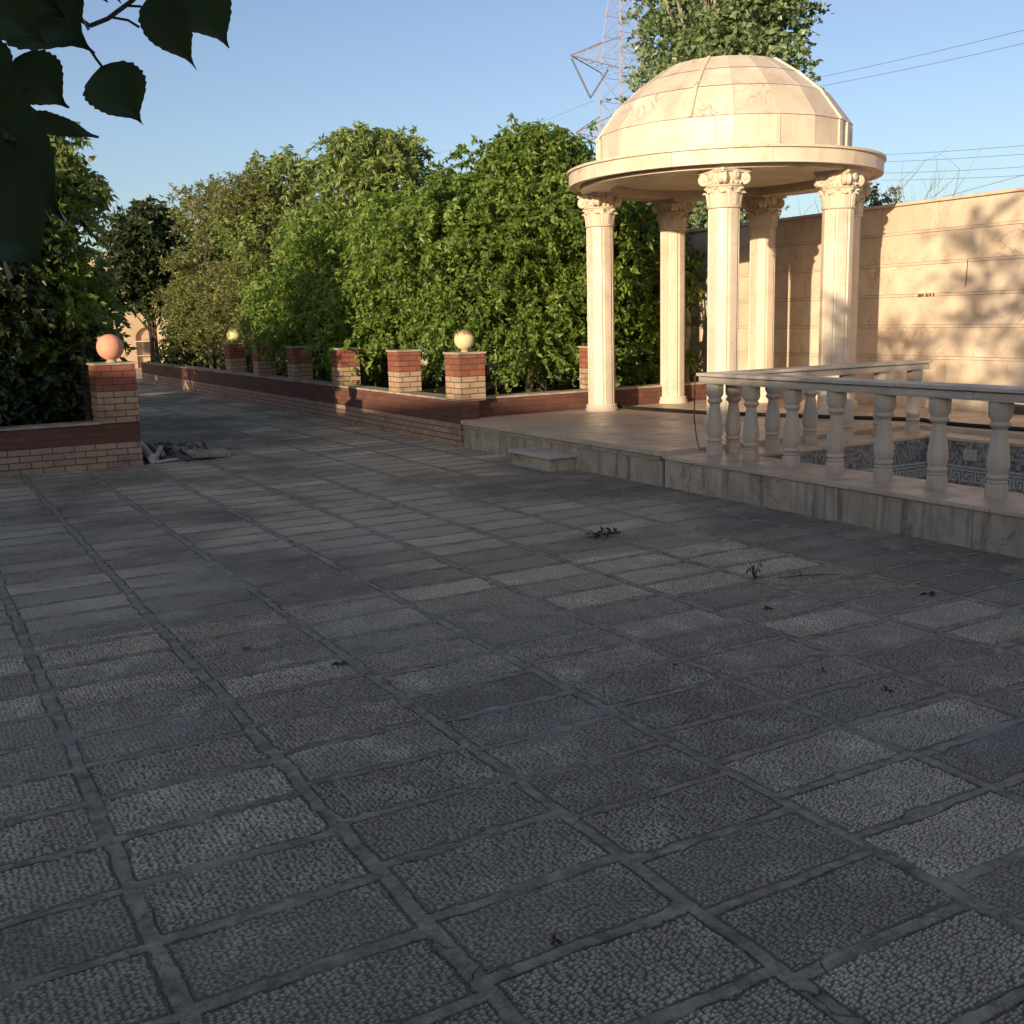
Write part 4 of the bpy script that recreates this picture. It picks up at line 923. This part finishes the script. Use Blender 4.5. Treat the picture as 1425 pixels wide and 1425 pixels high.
for k, (x, y, s) in enumerate(((4.55, 3.62, 0.05), (3.2, 3.05, 0.03), (3.25, 2.75, 0.025), (4.75, 3.15, 0.025), (2.75, 3.45, 0.02), (1.55, 4.3, 0.04), (1.25, 4.75, 0.03), (1.22, 2.0, 0.025), (3.7, 3.9, 0.03))):
    V, Q = leaves(rng.normal(0, s * 0.05, (5, 3)) * [1, 1, 0.1] + [0, 0, 0.012], rng.normal(size=(5, 3)) * [1, 1, 0.3], rng.normal(size=(5, 3)) + [0, 0, 1], np.full(5, s), np.full(5, s * 0.5))
    o = np_mesh('leaf_litter', V, Q, MAT['dry']); o.location = (x, y, 0.002)
    tag(o, 'small dark scrap of dry leaf on the embossed paving', 'leaf litter', 'dry leaf scraps on the paving', 'thing')

rng = np.random.default_rng(19)
for k in range(30):
    if k < 17: x, y = 5.66 - abs(rng.normal(0, 0.10)), rng.uniform(4.0, 16)
    elif k < 22: x, y = rng.uniform(0.6, 2.2), 12.0 - abs(rng.normal(0, 0.10))
    else: x, y = rng.uniform(1.0, 5.3), rng.uniform(3.0, 9.5)
    s = rng.uniform(0.03, 0.06)
    V, Q = leaves(np.array([[0, 0, 0.012]]), rng.normal(size=(1, 3)) * [1, 1, 0.2], np.array([[0.2, 0.1, 1.0]]), np.full(1, s), np.full(1, s * 0.5))
    o = np_mesh('leaf_litter', V, Q, MAT['dry' if k % 3 else 'tanleaf']); o.location = (x, y, 0.002)
    tag(o, 'small dark scrap of dry leaf on the embossed paving', 'leaf litter', 'dry leaf scraps on the paving', 'thing')

# ------------------------------------------------------------------ poplar beside the camera, its leaves hanging into the picture
NP = thing('poplar_tree', 'poplar standing beside the viewer, its dark leaves hanging in at the upper left', 'tree', (-2.6, -2.0, 0))
O = Vector((-2.6, -2.0, 0))
rng = np.random.default_rng(77)
# crown spreads behind the viewer: along = away from sun, across = to the left of that
AL, AC = Vector((0.846, 0.533, 0)), Vector((-0.533, 0.846, 0))
bl = []
for k in range(44):
    s_ = rng.uniform(-6.0, -1.8); t_ = rng.uniform(-3.2, 2.6); z = rng.uniform(2.7, 5.5)
    if t_ > 1.2 and z > 4.6: z -= 1.6
    p = AL * s_ + AC * t_; r = rng.uniform(0.28, 0.5); bl.append((p.x, p.y, z, r, r, r))
for k in range(13):
    s_ = rng.uniform(-5.0, -2.2); t_ = rng.uniform(-1.2, 2.7); z = rng.uniform(3.2, 5.2) - (0.9 if t_ > 1.6 else 0)
    p = AL * s_ + AC * t_; r = rng.uniform(0.2, 0.34); bl += [(p.x, p.y, z, r, r, r)] * 2
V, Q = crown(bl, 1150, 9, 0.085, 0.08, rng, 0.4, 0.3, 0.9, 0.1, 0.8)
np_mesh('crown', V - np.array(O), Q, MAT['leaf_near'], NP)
m = MB(); m.tube([(0, 0, -0.1), (0.05, 0.02, 1.5), (-0.05, 0.05, 3.2), (0.0, 0.1, 5.2)], [0.13, 0.11, 0.08, 0.03], 10)
for b_ in bl[::2]:
    e = Vector(b_[:3]) - O; st = Vector((0, 0.05, min(4.6, max(1.8, e.z * 0.7)))); m.tube([st, st.lerp(e, 0.5) + Vector((0, 0, 0.15)), e], [0.035, 0.022, 0.008], 5)
m.build('trunk', MAT['bark'], NP, 60)
def cray(px, py, D):       # point at distance D along a viewing direction, in world space
    x, y = (px - 712.5) / 1480, (py - 712.5) / 1480
    return Vector((0, 0, CAM_H)) + (rt * x + dn * y + fw).normalized() * D
OUT = [(0, 0.0), (0.03, 0.16), (0.09, 0.33), (0.20, 0.47), (0.34, 0.50), (0.48, 0.45), (0.62, 0.33), (0.73, 0.20), (0.82, 0.09), (0.90, 0.035), (1.0, 0.0)]
def big_leaf(bp, tp, D, wpx, tilt, seed, fold=0.12, Dt=None):
    rng = np.random.default_rng(seed)
    a = cray(*bp, D); t_ = cray(*tp, Dt or D); ax = t_ - a; L = ax.length; ax.normalize()
    view = (a - Vector((0, 0, CAM_H))).normalized(); sd = ax.cross(view).normalized(); sd = (Matrix.Rotation(tilt, 3, ax) @ sd); nrm = ax.cross(sd)
    W = wpx / 1480 * D; V = []; Q = []; n = 56
    us = np.linspace(0, 1, n)
    for u in us:
        hw_ = np.interp(u, [q[0] for q in OUT], [q[1] for q in OUT]) * W
        for j, s_ in enumerate((-1, -0.5, 0, 0.5, 1)):
            ser = 1 + (0.028 * math.sin(u * 75) + rng.normal(0, 0.008) + 0.05 * math.sin(u * 9 + seed * 1.7 + s_)) * (abs(s_) == 1) * (0.05 < u < 0.85)
            bend = -0.18 * L * u * u + fold * W * abs(s_) ** 1.5 + 0.05 * L * math.sin(u * 6 + s_ * 2 + seed)
            V.append(a + ax * (L * u) + sd * (hw_ * s_ * ser) + nrm * bend - O)
    for i in range(n - 1):
        for j in range(4): Q.append((i * 5 + j, i * 5 + j + 1, (i + 1) * 5 + j + 1, (i + 1) * 5 + j))
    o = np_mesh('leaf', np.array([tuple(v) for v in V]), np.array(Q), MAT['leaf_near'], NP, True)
LV = [((141, 92), (199, 175), 1.15, 78, 0.1, 1), ((213, -8), (271, 100), 1.25, 64, 0.3, 2), ((263, -30), (318, 68), 1.3, 80, 0.15, 3),
      ((42, 160), (137, 195), 1.2, 30, 0.3, 4), ((22, 80), (95, 152), 1.1, 74, 0.2, 5), ((-10, -45), (132, 76), 1.0, 116, 0.1, 6), ((60, -60), (120, 44), 1.12, 64, 0.4, 7),
      ((-60, -50), (66, 64), 0.9, 112, 0.0, 8), ((-45, 62), (30, 134), 1.0, 66, 0.2, 9), ((-40, 122), (32, 172), 1.05, 54, 0.3, 10),
      ((-62, 128), (90, 312), 0.62, 128, 0.15, 11), ((-45, 250), (66, 380), 0.55, 122, 0.1, 12), ((-95, 165), (8, 392), 0.6, 140, 0.3, 13), ((-60, 150), (40, 300), 0.66, 110, 0.2, 14),
      ((130, -55), (168, 6), 1.2, 44, 0.2, 15), ((70, -75), (150, 4), 1.1, 76, 0.1, 17), ((-20, -60), (96, 30), 0.98, 100, 0.2, 19)]
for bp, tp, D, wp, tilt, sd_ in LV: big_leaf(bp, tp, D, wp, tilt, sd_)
def petiole(pts, D, r=0.0013):
    m = MB(); m.tube([cray(x, y, D) - O for x, y in pts], r, 6); m.build('petiole', MAT['bark'], NP, 60)
petiole([(125, 36), (150, 26), (185, 0), (215, -40)], 1.2, 0.0022)
petiole([(178, 8), (196, 9), (209, 22), (240, -8)][:3], 1.22); petiole([(155, 24), (178, 28), (194, 38)], 1.2); petiole([(126, 70), (134, 82), (143, 94)], 1.15)
petiole([(20, 180), (34, 172), (48, 162)], 1.2); petiole([(-10, 150), (18, 135), (40, 120)], 1.1); petiole([(20, 120), (30, 150), (40, 172)], 1.15, 0.002)
m = MB(); bs = [cray(215, -40, 1.2), cray(150, -160, 1.25), cray(-80, -260, 1.1)]
m.tube([p - O for p in bs] + [Vector((0.6, 1.0, 2.6)), Vector((0, 0.05, 2.4))], [0.0025, 0.004, 0.006, 0.015, 0.03], 7)
m.tube([cray(125, 36, 1.2) - O, cray(20, -40, 1.15) - O, cray(-90, -90, 1.1) - O, Vector((0.5, 0.9, 2.1)), Vector((0, 0.04, 1.9))], [0.002, 0.003, 0.005, 0.015, 0.03], 7)
m.tube([cray(20, 200, 0.6) - O, cray(-40, 150, 0.62) - O, cray(-160, 60, 0.7) - O, Vector((0.5, 0.9, 2.0))], [0.002, 0.003, 0.005, 0.012], 7)
m.build('branch', MAT['bark'], NP, 60)

# ------------------------------------------------------------------ unseen block added behind the viewer; its roof edge throws the evening shade
HS = thing('shade_house', 'flat roofed plastered block added unseen behind the viewer to shade the yard', 'shade_house', tuple(AL * -14.6 + AC * 3.0), math.atan2(AC.y, AC.x))
HT = 4.65
m = MB(); m.box(-15, 15, -2.5, 2.5, 0, HT - 0.25); m.build('wall', MAT['plaster'], HS)
m = MB(); m.box(-15.15, 15.15, -2.65, 2.65, HT - 0.248, HT); m.build('roof', MAT['capstone'], HS)
for x in (-11, -6, 6, 11):
    m = MB(); m.box(x - 0.8, x + 0.8, -2.56, -2.502, 1.0, 2.4); f = m.build('window', MAT['pvc'], HS)
    m = MB(); m.box(x - 0.7, x + 0.7, -2.575, -2.562, 1.1, 2.3); m.build('pane', MAT['rubber'], f)
m = MB(); m.box(-0.6, 0.6, -2.56, -2.502, 0, 2.2); m.build('door', MAT['bark'], HS)
